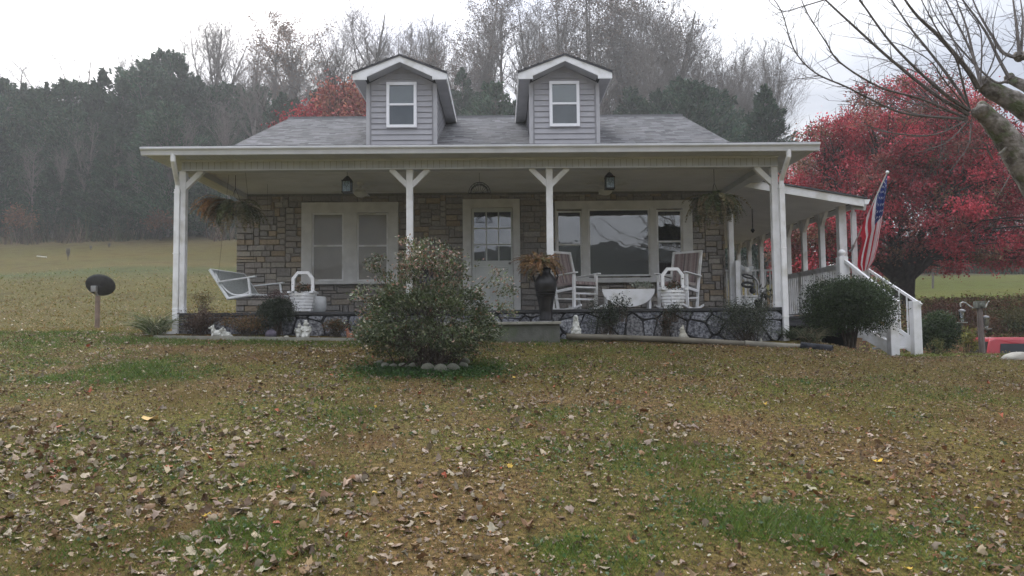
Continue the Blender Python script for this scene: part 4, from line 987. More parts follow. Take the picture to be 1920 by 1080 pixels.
b = mk(); g_ = lambda y_, z_: (.02+(z_-.98)*.22-.014, y_, z_); b.add([g_(.14, 1.03), g_(W_-.14, 1.03), g_(W_-.22, 1.55), g_(.22, 1.55)]+[(p[0]+.03, p[1], p[2]) for p in (g_(.14, 1.03), g_(W_-.14, 1.03), g_(W_-.22, 1.55), g_(.22, 1.55))], [(0, 1, 2, 3), (0, 4, 5, 1), (1, 5, 6, 2), (2, 6, 7, 3), (3, 7, 4, 0)]); b.build('rear_window', M_cglass, t)
for x_ in (.85, 3.4):
    for y_ in (-.01, W_-.19): b = mk(); b.T = T @ Matrix.Translation((x_, y_+.1, .33)) @ Matrix.Rotation(R(90), 4, 'X'); b.lathe([(.2, -.1), (.31, -.1), (.33, -.06), (.33, .06), (.31, .1), (.2, .1)], (0, 0, 0), 22); w_ = b.build('wheel', M_rub, t); b = mk(); b.T = T @ Matrix.Translation((x_, y_+.1, .33)) @ Matrix.Rotation(R(90), 4, 'X'); b.lathe([(.2, -.09), (.19, .09), (.05, .08), (.05, -.08)], (0, 0, 0), 14); b.build('rim', M_metal, w_)
for y_ in (.1, W_-.25): b = mk(); b.box(-.03, .03, y_, y_+.16, .7, .9); b.build('taillight', mat('taillight', (.25, .02, .02), rough=.3), t)
b = mk(); b.box(-.1, .05, .05, W_-.05, .38, .55); b.build('bumper', M_rub, t, bevel=.02)
# rock
c = P(1908, 673, 10.3); b = MB(); b.ell((0, 0, 0), (.23, .16, .10), 18, 12, .05, Matrix.Rotation(R(-4), 3, 'Y')); o = b.build('boulder', M_rock, None, True); o.location = (c.x, c.y, c.z); tag(o, 'pale flat boulder at the lawn edge in front of the red car', 'boulder')
o.modifiers.new('s', 'SUBSURF').levels = 1; o.modifiers['s'].render_levels = 2
# ------------------------------------------------------------------ ground
def axis(lo, hi, c, n, fine):
    """nonuniform coordinates, dense near c"""
    out = [c]; s = fine
    while out[-1] < hi: out.append(out[-1]+s); s = fine*(1+max(0, (out[-1]-c-9))*.32) if out[-1] > c+9 else fine
    s = fine; lo_ = [c]
    while lo_[-1] > lo: lo_.append(lo_[-1]-s); s = fine*(1+max(0, (c-lo_[-1]-9))*.32) if lo_[-1] < c-9 else fine
    return np.array(sorted(set(lo_+out)))
gx = axis(-260, 260, 0, 0, .15); gy = axis(-240, 330, 8, 0, .14)
XX, YY = np.meshgrid(gx, gy, indexing='ij'); ZZ = G(XX, YY)
V = np.stack([XX, YY, ZZ], -1).reshape(-1, 3); nx_, ny_ = XX.shape
I = np.arange((nx_-1))[:, None]*ny_+np.arange(ny_-1)[None, :]
Fq = np.stack([I, I+ny_, I+ny_+1, I+1], -1).reshape(-1, 4)
BLOBS = [ground_px(*p)+(r, k) for p, r, k in [((250, 700), .5, 1.3), ((210, 712), .5, 1.0), ((330, 690), .35, 1), ((60, 715), .3, .9), ((500, 1000), .26, 1.3), ((450, 1030), .25, 1.2), ((10, 990), .3, .9),
         ((800, 695), .42, 1.2), ((860, 705), .4, 1.1), ((740, 700), .35, 1), ((900, 690), .35, .8), ((1110, 1040), .3, 1.0), ((1580, 1020), .25, .9), ((1410, 1000), .3, .8), ((1380, 970), .35, .7), ((1100, 780), .4, .6), ((1030, 640), .4, .8), ((960, 640), .5, .8), ((860, 770), .4, .6), ((1850, 950), .3, .8), ((520, 900), .35, .5), ((1200, 850), .5, .4), ((120, 630), .8, .5), ((1740, 672), .3, .6)]]
def green(x, y):
    g = .38*vn(x, y, 1.3, 5)+.32*vn(x, y, .42, 6)+.30*vn(x, y, .16, 11); g = (g-.37)*1.7
    for bx, by, r, k in BLOBS: g = g+k*.8*(.25+1.3*vn(x, y, .3, 9))*np.exp(-(((x-bx)/r/1.25)**2+((y-by)/r/.85)**2))
    g = g+.9*np.exp(-((y-11.2-.1*np.sin(x*3))/.32)**2)*(ss(-x, .9, 2))*(ss(x, -6.4, -5.6))
    g = g+.35*ss(x, -4.5, -8)*ss(y, 7, 10)-.12*ss(x, .5, 4)
    return np.clip(g, 0, 1.2)
g_ = green(XX, YY)[..., None]; n1 = vn(XX, YY, .8, 7)[..., None]; n2 = vn(XX, YY, 3.5, 8)[..., None]
brown = np.array([.185, .122, .052]); red = np.array([.21, .105, .050]); oliv = np.array([.155, .142, .032]); grn = np.array([.070, .130, .016])
cl = brown*(1-n1)+oliv*n1; cl = cl*(1-.35*(n2 > .55)*(n2-.55)/.45)+red*.35*(n2 > .55)*(n2-.55)/.45
cl = cl*(1-np.clip(g_, 0, 1))+(oliv*.5+grn*.5)*np.clip(g_, 0, 1)
# field: olive and tan, green strip
yy = YY[..., None]; xx = XX[..., None]; m1 = vn(XX, YY, 7, 9)[..., None]; m2 = vn(XX, YY*2.2, 5, 10)[..., None]
fld = np.array([.150, .128, .026])*(1-m1*.75)+np.array([.20, .132, .046])*m1*.75
fld = fld*(1-.45*m2)+np.array([.095, .115, .03])*.45*m2
strip = np.exp(-((yy-(37+.12*xx+2*m1))/2.3)**2)*.75; fld = fld*(1-strip)+np.array([.075, .115, .03])*strip
tan = ss(yy, 48, 58)[...]*.6; fld = fld*.86; fld = fld*(1-tan)+np.array([.165, .130, .08])*tan
past = ss(xx-.45*yy, -2, 3)*ss(yy, 26, 30); fld = fld*(1-past)+.8*(np.array([.15, .175, .032])*(1-m2*.5)+np.array([.21, .19, .045])*m2*.5)*past
fr = ss(yy, 12.5, 19); cl = cl*(1-fr)+fld*fr
forest = ss(yy, 60, 66)*(1-past*.0); cl = cl*(1-forest)+(np.array([.075, .062, .045])*(.7+.6*m2))*forest
bankz = ss(xx, 7.5, 9.5)*ss(yy, 10.5, 13)*(1-ss(yy, 27, 29)); cl = cl*(1-bankz)+(np.array([.13, .085, .05])*(.7+.5*n1))*bankz
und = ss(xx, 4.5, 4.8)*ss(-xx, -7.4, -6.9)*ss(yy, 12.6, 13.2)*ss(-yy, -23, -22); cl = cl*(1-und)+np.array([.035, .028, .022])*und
beh = ss(-yy, 30, 60); cl = cl*(1-beh)+np.array([.035, .04, .03])*(.6+.8*m1)*beh
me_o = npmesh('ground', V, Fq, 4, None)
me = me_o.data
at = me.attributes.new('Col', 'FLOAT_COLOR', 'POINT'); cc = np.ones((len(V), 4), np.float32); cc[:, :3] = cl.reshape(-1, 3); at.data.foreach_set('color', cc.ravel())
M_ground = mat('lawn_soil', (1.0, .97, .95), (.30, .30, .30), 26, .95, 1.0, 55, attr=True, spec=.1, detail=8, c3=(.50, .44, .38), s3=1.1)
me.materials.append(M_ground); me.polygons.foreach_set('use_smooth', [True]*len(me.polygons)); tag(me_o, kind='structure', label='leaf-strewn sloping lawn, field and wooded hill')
# gravel drive below the edge
vs, fs = [], []
xs = np.linspace(12.6, 40, 40); ys = np.linspace(15.6, 21.6, 12)
for i, x in enumerate(xs):
    for j, y in enumerate(ys): vs.append((x, y, g1(x, y)+.03))
for i in range(39):
    for j in range(11): fs.append((i*12+j, (i+1)*12+j, (i+1)*12+j+1, i*12+j+1))
b = MB(); b.add(vs, fs); tag(b.build('driveway', M_road), kind='structure')

# ------------------------------------------------------------------ grass blades
def frustum_pts(n, y0, y1, pw, wid=.76):
    y = y0+(y1-y0)*RNG.random(n)**pw; x = (RNG.random(n)*2-1)*(y*wid+.4); return x, y
def bladearr(x, y, z, h, w, lean):
    n = len(x); a = RNG.random(n)*2*math.pi; b_ = RNG.random(n)*2*math.pi; B = np.stack([x, y, z-.004], 1)
    S = np.stack([np.cos(a), np.sin(a), 0*a], 1)*w[:, None]*.5; T = B+np.stack([np.cos(b_)*lean*h, np.sin(b_)*lean*h, h], 1)
    return np.stack([B-S, B+S, T], 1).reshape(-1, 3), np.arange(3*n).reshape(-1, 3)
def on_site(x, y):  # keep off the house
    return ~((x > -5.45) & (x < 7.0) & (y > 11.75))
x, y = frustum_pts(430000, 2.9, 12.6, 1.15); g = green(x, y); keep = on_site(x, y) & (RNG.random(len(x)) < .45+.6*g); x, y, g = x[keep], y[keep], g[keep]
h = (.012+.018*RNG.random(len(x)))*(1-np.clip(g, 0, 1))+(.03+.055*RNG.random(len(x))**2)*np.clip(g, 0, 1.2)**1.3; w = .0028+.00042*y
gc = pick([(.21, .155, .068), (.17, .16, .042), (.27, .205, .10), (.12, .08, .042), (.13, .18, .035)], len(x)); gg = pick([(.095, .185, .02), (.13, .22, .03), (.07, .135, .02), (.17, .20, .04)], len(x))
gc = gc*np.array([1.06, .96, .80])*(.30+.95*RNG.random((len(gc), 1))**1.3); gg = gg*(.45+.6*RNG.random((len(gg), 1)))
k = (RNG.random(len(x)) < g*1.05+.10)[:, None]; V, Fq = bladearr(x, y, G(x, y), h, w, .9)
tag(npmesh('lawn_grass', V, Fq, 3, M_leaf, None, np.where(k, gg, gc)), 'short patchy olive and brown lawn grass', kind='stuff', cat='grass')
# clover rosettes and broad weeds near the viewer
x, y = frustum_pts(9000, 2.9, 9.5, 1.0); g = green(x, y)+(vn(x, y, .35, 12)-.5); keep = g > .42; x, y = x[keep], y[keep]
C = np.stack([x, y, G(x, y)+.016+.012*RNG.random(len(x))], 1); D = rdir(len(x)); D[:, 2] *= .25
V, Fq = leafarr(C, unit(D), .014+.035*RNG.random(len(x))**2, .012+.022*RNG.random(len(x))); tag(npmesh('lawn_weeds', V, Fq, 3, M_leaf, None, np.repeat(pick([(.05, .11, .03), (.08, .14, .045), (.10, .16, .08)], len(x)), 2, axis=0)), 'small broad-leaved green weeds scattered in the lawn', kind='stuff', cat='weeds')
# field grass tufts
n = 120000; y = 12.5+30*RNG.random(n)**1.5; x = (RNG.random(n)*2-1)*y*.76; keep = on_site(x, y) & ~((x > -6) & (x < 6) & (y > 12)) & (RNG.random(n) > ss(y, 18, 40)); x, y = x[keep], y[keep]
m = vn(x, y, 2.2, 13); st = np.exp(-((y-(37+.12*x))/2.5)**2); gcol = np.where((RNG.random(len(x)) < .35+.5*st+.25*(m-.5))[:, None], pick([(.11, .14, .035), (.13, .15, .045)], len(x)), pick([(.21, .17, .08), (.18, .16, .06), (.24, .18, .10)], len(x)))
rp = (x > .45*y-1)[:, None]; gcol = np.where(rp, pick([(.12, .18, .04), (.14, .19, .05), (.17, .19, .06)], len(x)), gcol)
gcol = gcol*np.array([1.12, .98, .58])
V, Fq = bladearr(x, y, G(x, y), (.02+.035*RNG.random(len(x)))*(1+y/60), .010+.0014*y, 1.3); tag(npmesh('field_grass', V, Fq, 3, M_leaf, None, gcol), 'rough grass of the field beside and behind the cottage', kind='stuff', cat='grass')

# ------------------------------------------------------------------ fallen leaves
ANG = np.radians([90, 62, 48, 22, -5, -45, -90, -135, 185, 158, 132, 118]); RAD = np.array([1, .72, .92, .68, .84, .6, .5, .6, .84, .68, .92, .72])
def leaf_scatter(name, x, y, size, cols, lift=.012, tilt=.55):
    n = len(x); kk = len(ANG); a = ANG[None, :]+RNG.normal(size=(n, kk))*.05; r = RAD[None, :]*(1+RNG.normal(size=(n, kk))*.12)
    asp = (.6+.5*RNG.random((n, 1))); u = np.concatenate([np.zeros((n, 1)), r*np.cos(a)*asp], 1); v = np.concatenate([np.zeros((n, 1)), r*np.sin(a)], 1)
    c1 = RNG.normal(size=(n, 1))*.55; c2 = RNG.normal(size=(n, 1))*.45; h = c1*u*u+c2*v*v+.25*RNG.normal(size=(n, 1))*u*v+RNG.normal(size=u.shape)*.07
    Lc = np.stack([u, v, h], 2)*size[:, None, None]
    ax = RNG.random(n)*2*math.pi; ti = RNG.normal(size=n)*tilt; cy, sy = np.cos(ti)[:, None], np.sin(ti)[:, None]
    y2, z2 = Lc[..., 1]*cy-Lc[..., 2]*sy, Lc[..., 1]*sy+Lc[..., 2]*cy; cz, sz = np.cos(ax)[:, None], np.sin(ax)[:, None]
    X = Lc[..., 0]*cz-y2*sz+x[:, None]; Y = Lc[..., 0]*sz+y2*cz+y[:, None]; Z = z2-np.minimum(z2.min(1, keepdims=True), 0)*.75+(G(x, y)+lift*RNG.random(n))[:, None]
    V = np.stack([X, Y, Z], 2).reshape(-1, 3); i = np.arange(n)[:, None]*(kk+1)
    Fq = np.concatenate([i+np.array([[0, j+1, (j+1) % kk+1]]) for j in range(kk)], 1).reshape(-1, 3)
    return npmesh(name, V, Fq, 3, M_leafd, None, np.repeat(cols, kk, axis=0))
LC = [(.40, .33, .26), (.50, .44, .36), (.33, .27, .22), (.26, .17, .10), (.20, .12, .07), (.30, .15, .07), (.44, .36, .27), (.36, .24, .13)]
x, y = frustum_pts(52000, 2.9, 11.9, .8); dn = .55*vn(x, y, 1.1, 14)+.45*vn(x, y, .35, 15)+.10*ss(-x, -.5, 4)*ss(y, 9, 4); keep = on_site(x, y) & (RNG.random(len(x)) < np.clip((dn-.30)*2.1, .16, 1)*.56); x, y = x[keep], y[keep]; n = len(x)
sz = (.014+.032*RNG.random(n)**1.9)*(1-.25*ss(x, .5, 4))*(1-.2*ss(y, 5, 9))*np.where(RNG.random(n) < .04*(x < .5), 1.25, 1); wR = ss(x, -1, 4); pal = pick(LC, n, [4, 3, 3, 2, 2, .8, 3, 1.2], .3); palR = pick(LC, n, [1.5, 1, 2, 3, 3, 2.2, 1.5, 3], .3)
cols = np.where((RNG.random(n) < wR)[:, None], palR, pal)*np.array([.74, .70, .62])*(.6+.65*RNG.random((n, 1))); yel = RNG.random(n) < .004; cols[yel] = (.55, .36, .06); rd = RNG.random(n) < .012; cols[rd] = (.38, .10, .05)
tag(leaf_scatter('fallen_leaves', x, y, sz, cols), 'curled dry leaves strewn over the lawn', kind='stuff', cat='leaves')
# big single leaves one can point to
bl = [((278, 790), .105, (.62, .42, .16), 'large yellow-tan leaf lying flat on the lawn at the left'), ((1645, 870), .055, (.62, .40, .03), 'small bright yellow leaf on the right lawn')]
for (p_, s_, c_, lb) in bl:
    gx_, gy_ = ground_px(*p_); o = leaf_scatter('fallen_leaf', np.array([gx_]), np.array([gy_]), np.array([s_]), np.array([c_]), tilt=.15); tag(o, lb, 'leaf')
# crumbs: small broken leaf pieces
x, y = frustum_pts(70000, 2.9, 12.4, .95); dn = vn(x, y, .9, 14)*.6+.4*vn(x, y, .3, 3); keep = on_site(x, y) & (RNG.random(len(x)) < .25+.9*dn); x, y = x[keep], y[keep]; n = len(x)
C = np.stack([x, y, G(x, y)+.006+.012*RNG.random(n)], 1); D = rdir(n); D[:, 2] *= .35; V, Fq = leafarr(C, unit(D), (.010+.018*RNG.random(n))*(1+.03*y), .008+.010*RNG.random(n), .5)
tag(npmesh('leaf_litter', V, Fq, 3, M_leafd, None, np.repeat(pick(LC+[(.14, .08, .045)], n, [1, .7, 1.5, 2.6, 3, 2, 1, 2.4, 3], .3), 2, axis=0)), 'broken leaf crumbs and brown litter on the lawn', kind='stuff', cat='leaf litter')
x = RNG.random(2600)*30-21; y = 12.2+13*RNG.random(2600)**1.5; keep = on_site(x, y) & ~((x > -5.5) & (x < 7.5)); x, y = x[keep], y[keep]
tag(leaf_scatter('far_fallen_leaves', x, y, .02+.035*RNG.random(len(x)), pick(LC, len(x), None, .3)*1.25, tilt=.25), 'leaves strewn over the field beside the cottage', kind='stuff', cat='leaves')

# ------------------------------------------------------------------ shrubs
def stems(name, base, tips, r0, m, parent, bend=.15, n=5, spread=.1):
    A, B, ra, rb = [], [], [], []
    for tp_ in tips:
        b0 = Vector(base)+Vector((random.gauss(0, spread), random.gauss(0, spread), 0)); tp_ = Vector(tp_); mid = b0.lerp(tp_, .5)+Vector((0, 0, bend*(tp_-b0).length))
        pts = arc(b0, mid, tp_, n)
        for k in range(n): A.append(pts[k]); B.append(pts[k+1]); ra.append(r0*(1-k/n*.8)); rb.append(r0*(1-(k+1)/n*.8))
    return segs_mesh(name, A, B, np.array(ra), np.array(rb), m, parent, 4)
# the big shrub
SY = 9.25; c = P(805, 690, SY); gz = g1(c.x, SY)
t = thing('garden_shrub', (c.x, SY, gz), 'big round shrub with grey-green and pink-tinged leaves in front of the entry', 'shrub')
k1 = SY/1387; cx0 = c.x
tips = []; Cs = []
for i in range(330):
    a = RNG.random()*2*math.pi; u = RNG.random()**.5
    # silhouette: half-width 0.88, height profile
    r = .89*u; topz = 1.50*(1-(r/.96)**2.4)+.08*RNG.random()
    zlo = .30+.12*RNG.random(); z = zlo+(max(topz, zlo+.05)-zlo)*RNG.random()**.55
    tips.append((cx0+r*math.cos(a)-.02, SY+r*math.sin(a)*.85, gz+z))
for px_, py_ in ((700, 500), (705, 485), (672, 548), (668, 560), (690, 540), (760, 452), (775, 458), (800, 452), (822, 462), (790, 462), (850, 478), (880, 492), (930, 510), (945, 525), (952, 545), (945, 560), (940, 575), (700, 610), (690, 595), (735, 640), (745, 655), (900, 600), (915, 600), (872, 500), (680, 580), (960, 585), (925, 530)): tips.append(tuple(P(px_, py_, SY+random.uniform(-.3, .3))))
for i in range(60):
    a = RNG.random()*6.28; r = .35+.42*RNG.random(); tips.append((cx0+r*math.cos(a)-.03, SY+r*math.sin(a)*.8, gz+.12+.25*RNG.random()+.15*(r-.35)))
tips = np.array(tips)
stems('branch', (cx0, SY, gz), tips[RNG.permutation(len(tips))[:120]], .0085, M_stem, t, .10, 5, .15)
Cl, Co, Dl = [], [], []
for tp_ in tips:
    nl = int(25+120*random.random()**1.6); C = tp_+RNG.normal(size=(nl, 3))*np.array([.062, .062, .040])*random.uniform(.7, 1.3); hz = (C[:, 2]-gz)/1.4
    side = np.clip(np.abs(C[:, 0]-cx0)/.9, 0, 1); shd = random.uniform(.65, 1.35); pal = pick([(.075, .105, .036), (.105, .135, .05), (.052, .075, .026), (.15, .16, .085)], nl)*shd
    pk = pick([(.34, .17, .12), (.35, .24, .18), (.33, .29, .22), (.28, .17, .10)], nl)*shd
    pr = np.clip(.05+.55*ss(hz, .6, 1.0)+.38*ss(side, .55, .95)*ss(hz, .3, .6), 0, .75)*RNG.uniform(.2, 1.2)
    Cl.append(C); Co.append(np.where((RNG.random(nl) < pr)[:, None], pk, pal)); d = C-np.array([cx0, SY, gz+.5]); Dl.append(unit(d)+RNG.normal(size=(nl, 3))*.7)
C = np.concatenate(Cl); ok = C[:, 2] > gz+.12
leafcloud('foliage', C[ok], .038, None, mat('waxy_leaf', W1, (.8, .8, .8), 12, .38, attr=True, trans=.2, spec=.5), t, asp=.48, D=np.concatenate(Dl)[ok], coln=np.concatenate(Co)[ok])
# green ground cover at its foot
C = np.stack([cx0+RNG.normal(size=5200)*.40, SY-.26+RNG.normal(size=5200)*.20, 0*RNG.random(5200)], 1); C[:, 2] = G(C[:, 0], C[:, 1])+.01+.05*RNG.random(5200)
tag(leafcloud('ground_cover', C, .035, [(.05, .12, .03), (.07, .15, .035), (.04, .08, .02)], M_leaf, None, asp=.6), 'bright green weeds at the foot of the big shrub', 'ground cover', kind='stuff')
# ring of edging stones
ring_px = [(722, 690, .045), (737, 692, .045), (755, 693, .05), (774, 692, .05), (802, 697, .062), (826, 698, .06), (849, 697, .06), (868, 691, .05), (872, 682, .045), (712, 684, .04)]
for i, (px_, py_, s_) in enumerate(ring_px):
    gx_, gy_ = ground_px(px_, py_+4); b = MB(); s_ *= 1.2; b.ell((0, 0, 0), (s_*1.15, s_*.75, s_), 12, 8, .05); o = b.build('edging_stone', M_edge, None, True); o.location = (gx_, gy_+.02, g1(gx_, gy_)+s_*.7)
    tag(o, 'mossy rounded edging stone in the half ring before the big shrub', 'stone', 'edging stones round the shrub')

def bush(name, cx, cy, z0, rx, ry, z1, nl, size, cols, wts, label, cat, trunk=0, lobes=26, core=.72, m=None, group=None, skirt=0):
    t = thing(name, (cx, cy, z0-skirt), label, cat, group); H = z1-z0; cl = []
    for i in range(lobes):
        d = Vector(rdir(1)[0]); d.z = random.uniform(-.85, .95) if trunk else abs(d.z)-.35*random.random(); cl.append((np.array([cx+d.x*rx*.62, cy+d.y*ry*.62, z0+H*.5+d.z*H*.30]), random.uniform(.30, .46)))
    pts, dirs, shade = [], [], []
    for c_, r_ in cl:
        k = nl//lobes; d = rdir(k); rr = (core+(1-core)*RNG.random(k)**.6)[:, None]*(1+.12*RNG.normal(size=(k, 1))); S_ = np.array([rx*r_*1.25, ry*r_*1.25, H*.5*r_*1.35])
        pts.append(c_+d*S_*rr); dirs.append(d+RNG.normal(size=(k, 3))*.6); shade.append(np.full(k, random.uniform(.75, 1.25)))
    C = np.concatenate(pts); D = np.concatenate(dirs); sh = np.concatenate(shade); ok = C[:, 2] > z0+.0; C, D, sh = C[ok], D[ok], sh[ok]
    leafcloud('foliage', C, size, None, m or M_leaf, t, asp=.5, D=D, coln=pick(cols, len(C), wts)*sh[:, None])
    tips_ = [tuple(c_) for c_, r_ in cl]
    stems('branch', (cx, cy, z0-skirt), [(cx+(q_[0]-cx)*.6, cy+(q_[1]-cy)*.6, q_[2]) for q_ in tips_][::3 if trunk else 1], .022 if trunk else .008, M_stem, t, .05, 4, .03+trunk)
    return t
DG = [(.04, .064, .025), (.056, .084, .033), (.075, .11, .04), (.028, .045, .019)]
c = P(1590, 590, 12.4); bush('round_bush', c.x, 12.4, PZ(1597, 633, 12.4), .77, .6, PZ(1597, 516, 12.4), 42000, .034, DG, [3, 3, 1.5, 2], 'large dark green rounded bush with bare stem in front of the deck stairs', 'bush', .02, 60, .5, skirt=.18)
c = P(1748, 620, 15.3); bush('round_bush', c.x, 15.3, g1(c.x, 15.3)-.1, .55, .5, PZ(1748, 582, 15.3), 9000, .045, DG+[(.06, .085, .04)], None, 'dark green bush behind the far stair railing', 'bush', 0, 24)
c = P(525, 590, 11.85); bush('round_bush', c.x, 11.85, PZ(525, 628, 11.85), .33, .28, PZ(525, 554, 11.85), 8500, .024, [(.045, .06, .035), (.07, .085, .055), (.03, .04, .025)], None, 'dark evergreen bush against the flagstones left of the planter', 'bush', 0, 20)
def twiggy(px_, y0, y1, hw, Y, nl, cols, label, cat='plant', name='leafy_plant', ns=26, size=.03, group=None):
    c = P(px_, y0, Y); z0 = c.z; z1 = PZ(px_, y1, Y); w_ = hw/1387*Y; t = thing(name, (c.x, Y, z0), label, cat, group)
    tp_ = np.stack([c.x+RNG.normal(size=ns)*w_*.5, Y+RNG.normal(size=ns)*w_*.3, z0+(z1-z0)*(.35+.65*RNG.random(ns))], 1); stems('stem', (c.x, Y, z0-.03), tp_, .006, M_stem, t, .05, 4, w_*.25)
    k = nl//ns; C = np.repeat(tp_, k, axis=0)+RNG.normal(size=(ns*k, 3))*np.array([w_*.2, w_*.16, (z1-z0)*.13]); C = C[C[:, 2] > z0]
    leafcloud('foliage', C, size, cols, M_leaf, t, asp=.45); return t
DKP = [(.035, .05, .03), (.06, .075, .045), (.09, .10, .07)]
twiggy(1140, 630, 570, 27, 11.85, 2600, DKP, 'dark leafy plant against the flagstones right of the stacked statue')
twiggy(1168, 600, 555, 12, 11.8, 120, [(.03, .045, .03), (.05, .06, .04)], 'sparse sprig standing before the half-moon table', size=.05, ns=10)
twiggy(1248, 633, 590, 16, 11.85, 900, [(.06, .055, .035), (.12, .07, .05), (.04, .05, .03)], 'brownish plant left of the bird statue')
twiggy(1265, 600, 572, 22, 11.95, 500, DKP, 'dark vine trailing along the porch edge under the planter')
twiggy(1395, 642, 575, 44, 11.85, 5200, DKP+[(.14, .15, .11)], 'broad dark climbing bush covering the flagstones near the corner post', ns=44)
twiggy(375, 628, 585, 36, 11.9, 2600, [(.10, .06, .045), (.07, .045, .035), (.13, .09, .06)], 'dark brown dying bush beside the lying dog statue', ns=40)
twiggy(378, 592, 552, 20, 13.4, 600, [(.20, .12, .04), (.14, .10, .03), (.09, .09, .035)], 'golden brown weeds behind the porch edge by the first post', ns=18)
twiggy(465, 628, 596, 42, 11.8, 2200, [(.20, .10, .045), (.11, .09, .045), (.26, .16, .07), (.08, .07, .045)], 'rusty dried flowers in the bed under the swing', ns=40)
twiggy(630, 628, 602, 28, 11.8, 1300, [(.17, .09, .05), (.09, .09, .04), (.08, .07, .04)], 'dry rusty plants between the cherub and the fox', ns=26)
twiggy(515, 572, 548, 26, 12.3, 420, [(.10, .05, .05), (.14, .09, .08)], 'reddish twiggy plant in front of the swing seat', ns=20)
twiggy(1760, 672, 640, 14, 13.6, 380, [(.13, .15, .05), (.20, .19, .06)], 'yellow-green weed beside the stair foot', ns=10)
for px_, py_, Y, L_, cols, lb in ((292, 628, 11.9, .58, [(.32, .35, .20), (.15, .20, .07), (.45, .45, .30), (.12, .16, .06)], 'striped grassy clump with arching blades beside the left downspout'), (1520, 640, 11.75, .36, [(.14, .14, .08), (.09, .11, .05), (.22, .19, .12)], 'grassy clump above the black corrugated pipe'), (1488, 634, 12.0, .34, [(.07, .10, .04), (.12, .14, .08)], 'dark green grassy clump at the foot of the corner downspout')):
    c = P(px_, py_, Y); t = thing('grass_clump', (c.x, Y, c.z), lb, 'grass clump', 'arching grass clumps'); A, B, ra, rb, co = [], [], [], [], []
    for i in range(230 if L_ > .5 else 130):
        a = random.uniform(0, 6.28); d = Vector((math.cos(a), math.sin(a), random.uniform(.8, 2.4))).normalized(); p = c+Vector((random.gauss(0, .06), random.gauss(0, .06), 0)); l = L_*random.uniform(.6, 1.1); cc_ = pick(cols, 1)[0]
        for k in range(6): q = p+d*l/6; A.append(p); B.append(q); ra.append(.008*(1-k/7)); rb.append(.008*(1-(k+1)/7)); co.append(cc_); p = q; d = (d+Vector((0, 0, -.24))).normalized()
    segs_mesh('blades', A, B, np.array(ra), np.array(rb), M_leaf, t, 3, np.array(co))
# ------------------------------------------------------------------ trees
def grow_bare(seed, H=16., spread=.34, n1=26, up=.95, fork=.35, dens=1.0, h0=.28):
    rg = random.Random(seed); T, C, tips = [], [], []
    def path(p, d, L, n, r, out, wob, upb):
        pts = [p]
        for k in range(n):
            d = (d+Vector((rg.gauss(0, wob), rg.gauss(0, wob), rg.gauss(0, wob*.6)+upb))).normalized(); q = p+d*L/n
            out.append((p, q, r*(1-.85*k/n), r*(1-.85*(k+1)/n))); p = q; pts.append((p, d.copy(), r*(1-.85*(k+1)/n)))
        return pts[1:]
    tr = path(Vector((0, 0, -.4)), Vector((rg.gauss(0, .03), rg.gauss(0, .03), 1)), H*.97+.4, 12, H*.017, T, .045, .02)
    leaders = [tr]
    for k in range(rg.choice([1, 2, 2, 3])):
        i = rg.randint(3, 7); a = rg.uniform(0, 6.28); p, d, r = tr[i]; leaders.append(path(p, Vector((math.cos(a)*fork, math.sin(a)*fork, 1)).normalized(), H*(1-(i+1)/12)*.95, 9, r*.75, C, .06, .05))
    for L in leaders:
        nn = int(n1*dens*(1 if L is tr else .55))
        for k in range(nn):
            i = min(len(L)-1, int((h0 if L is tr else .1)*len(L)+(1-(h0 if L is tr else .1))*len(L)*rg.random())); p, d, r = L[i]; a = rg.uniform(0, 6.28); hf = i/len(L)
            l = H*spread*(1-.62*hf)*rg.uniform(.6, 1.15); B1_ = path(p, Vector((math.cos(a), math.sin(a), up*rg.uniform(.6, 1.5))).normalized(), l, 5, max(.02, r*.5), C, .12, .09)
            for q, dq, rq in B1_:
                for s in range(rg.choice([1, 1, 2])):
                    dd = (dq+Vector((rg.gauss(0, .6), rg.gauss(0, .6), rg.gauss(.15, .4)))).normalized(); B2_ = path(q, dd, l*rg.uniform(.25, .5), 3, max(.008, rq*.42), C, .18, .08)
                    for q2, d2, r2 in B2_[::1]:
                        for s2 in range(2): dd = (d2+Vector((rg.gauss(0, .6), rg.gauss(0, .6), rg.gauss(.2, .4)))).normalized(); e = q2+dd*l*rg.uniform(.1, .22); C.append((q2, e, .009, .004)); tips.append(e)
    return T, C, tips
def segdata(name, S_, m, n=3):
    o = segs_mesh(name, [s[0] for s in S_], [s[1] for s in S_], np.array([s[2] for s in S_]), np.array([s[3] for s in S_]), m, None, n); me = o.data; bpy.data.objects.remove(o); return me
def cloud_data(name, C, size, cols, m, asp=.5, D=None, coln=None): o = leafcloud(name, C, size, cols, m, None, asp=asp, D=D, coln=coln); me = o.data; bpy.data.objects.remove(o); return me
KIND = {}
for i in range(6):
    T, C, tips = grow_bare(100+i, spread=[.30, .24, .36, .28, .22, .34][i], up=[1.0, 1.3, .8, 1.1, 1.35, .9][i], h0=[.3, .4, .35, .45, .3, .25][i]); KIND['bare%d' % i] = (16., [('trunk', segdata('trunk', T, M_twig, 5)), ('crown', segdata('crown', C, M_twig, 3))])
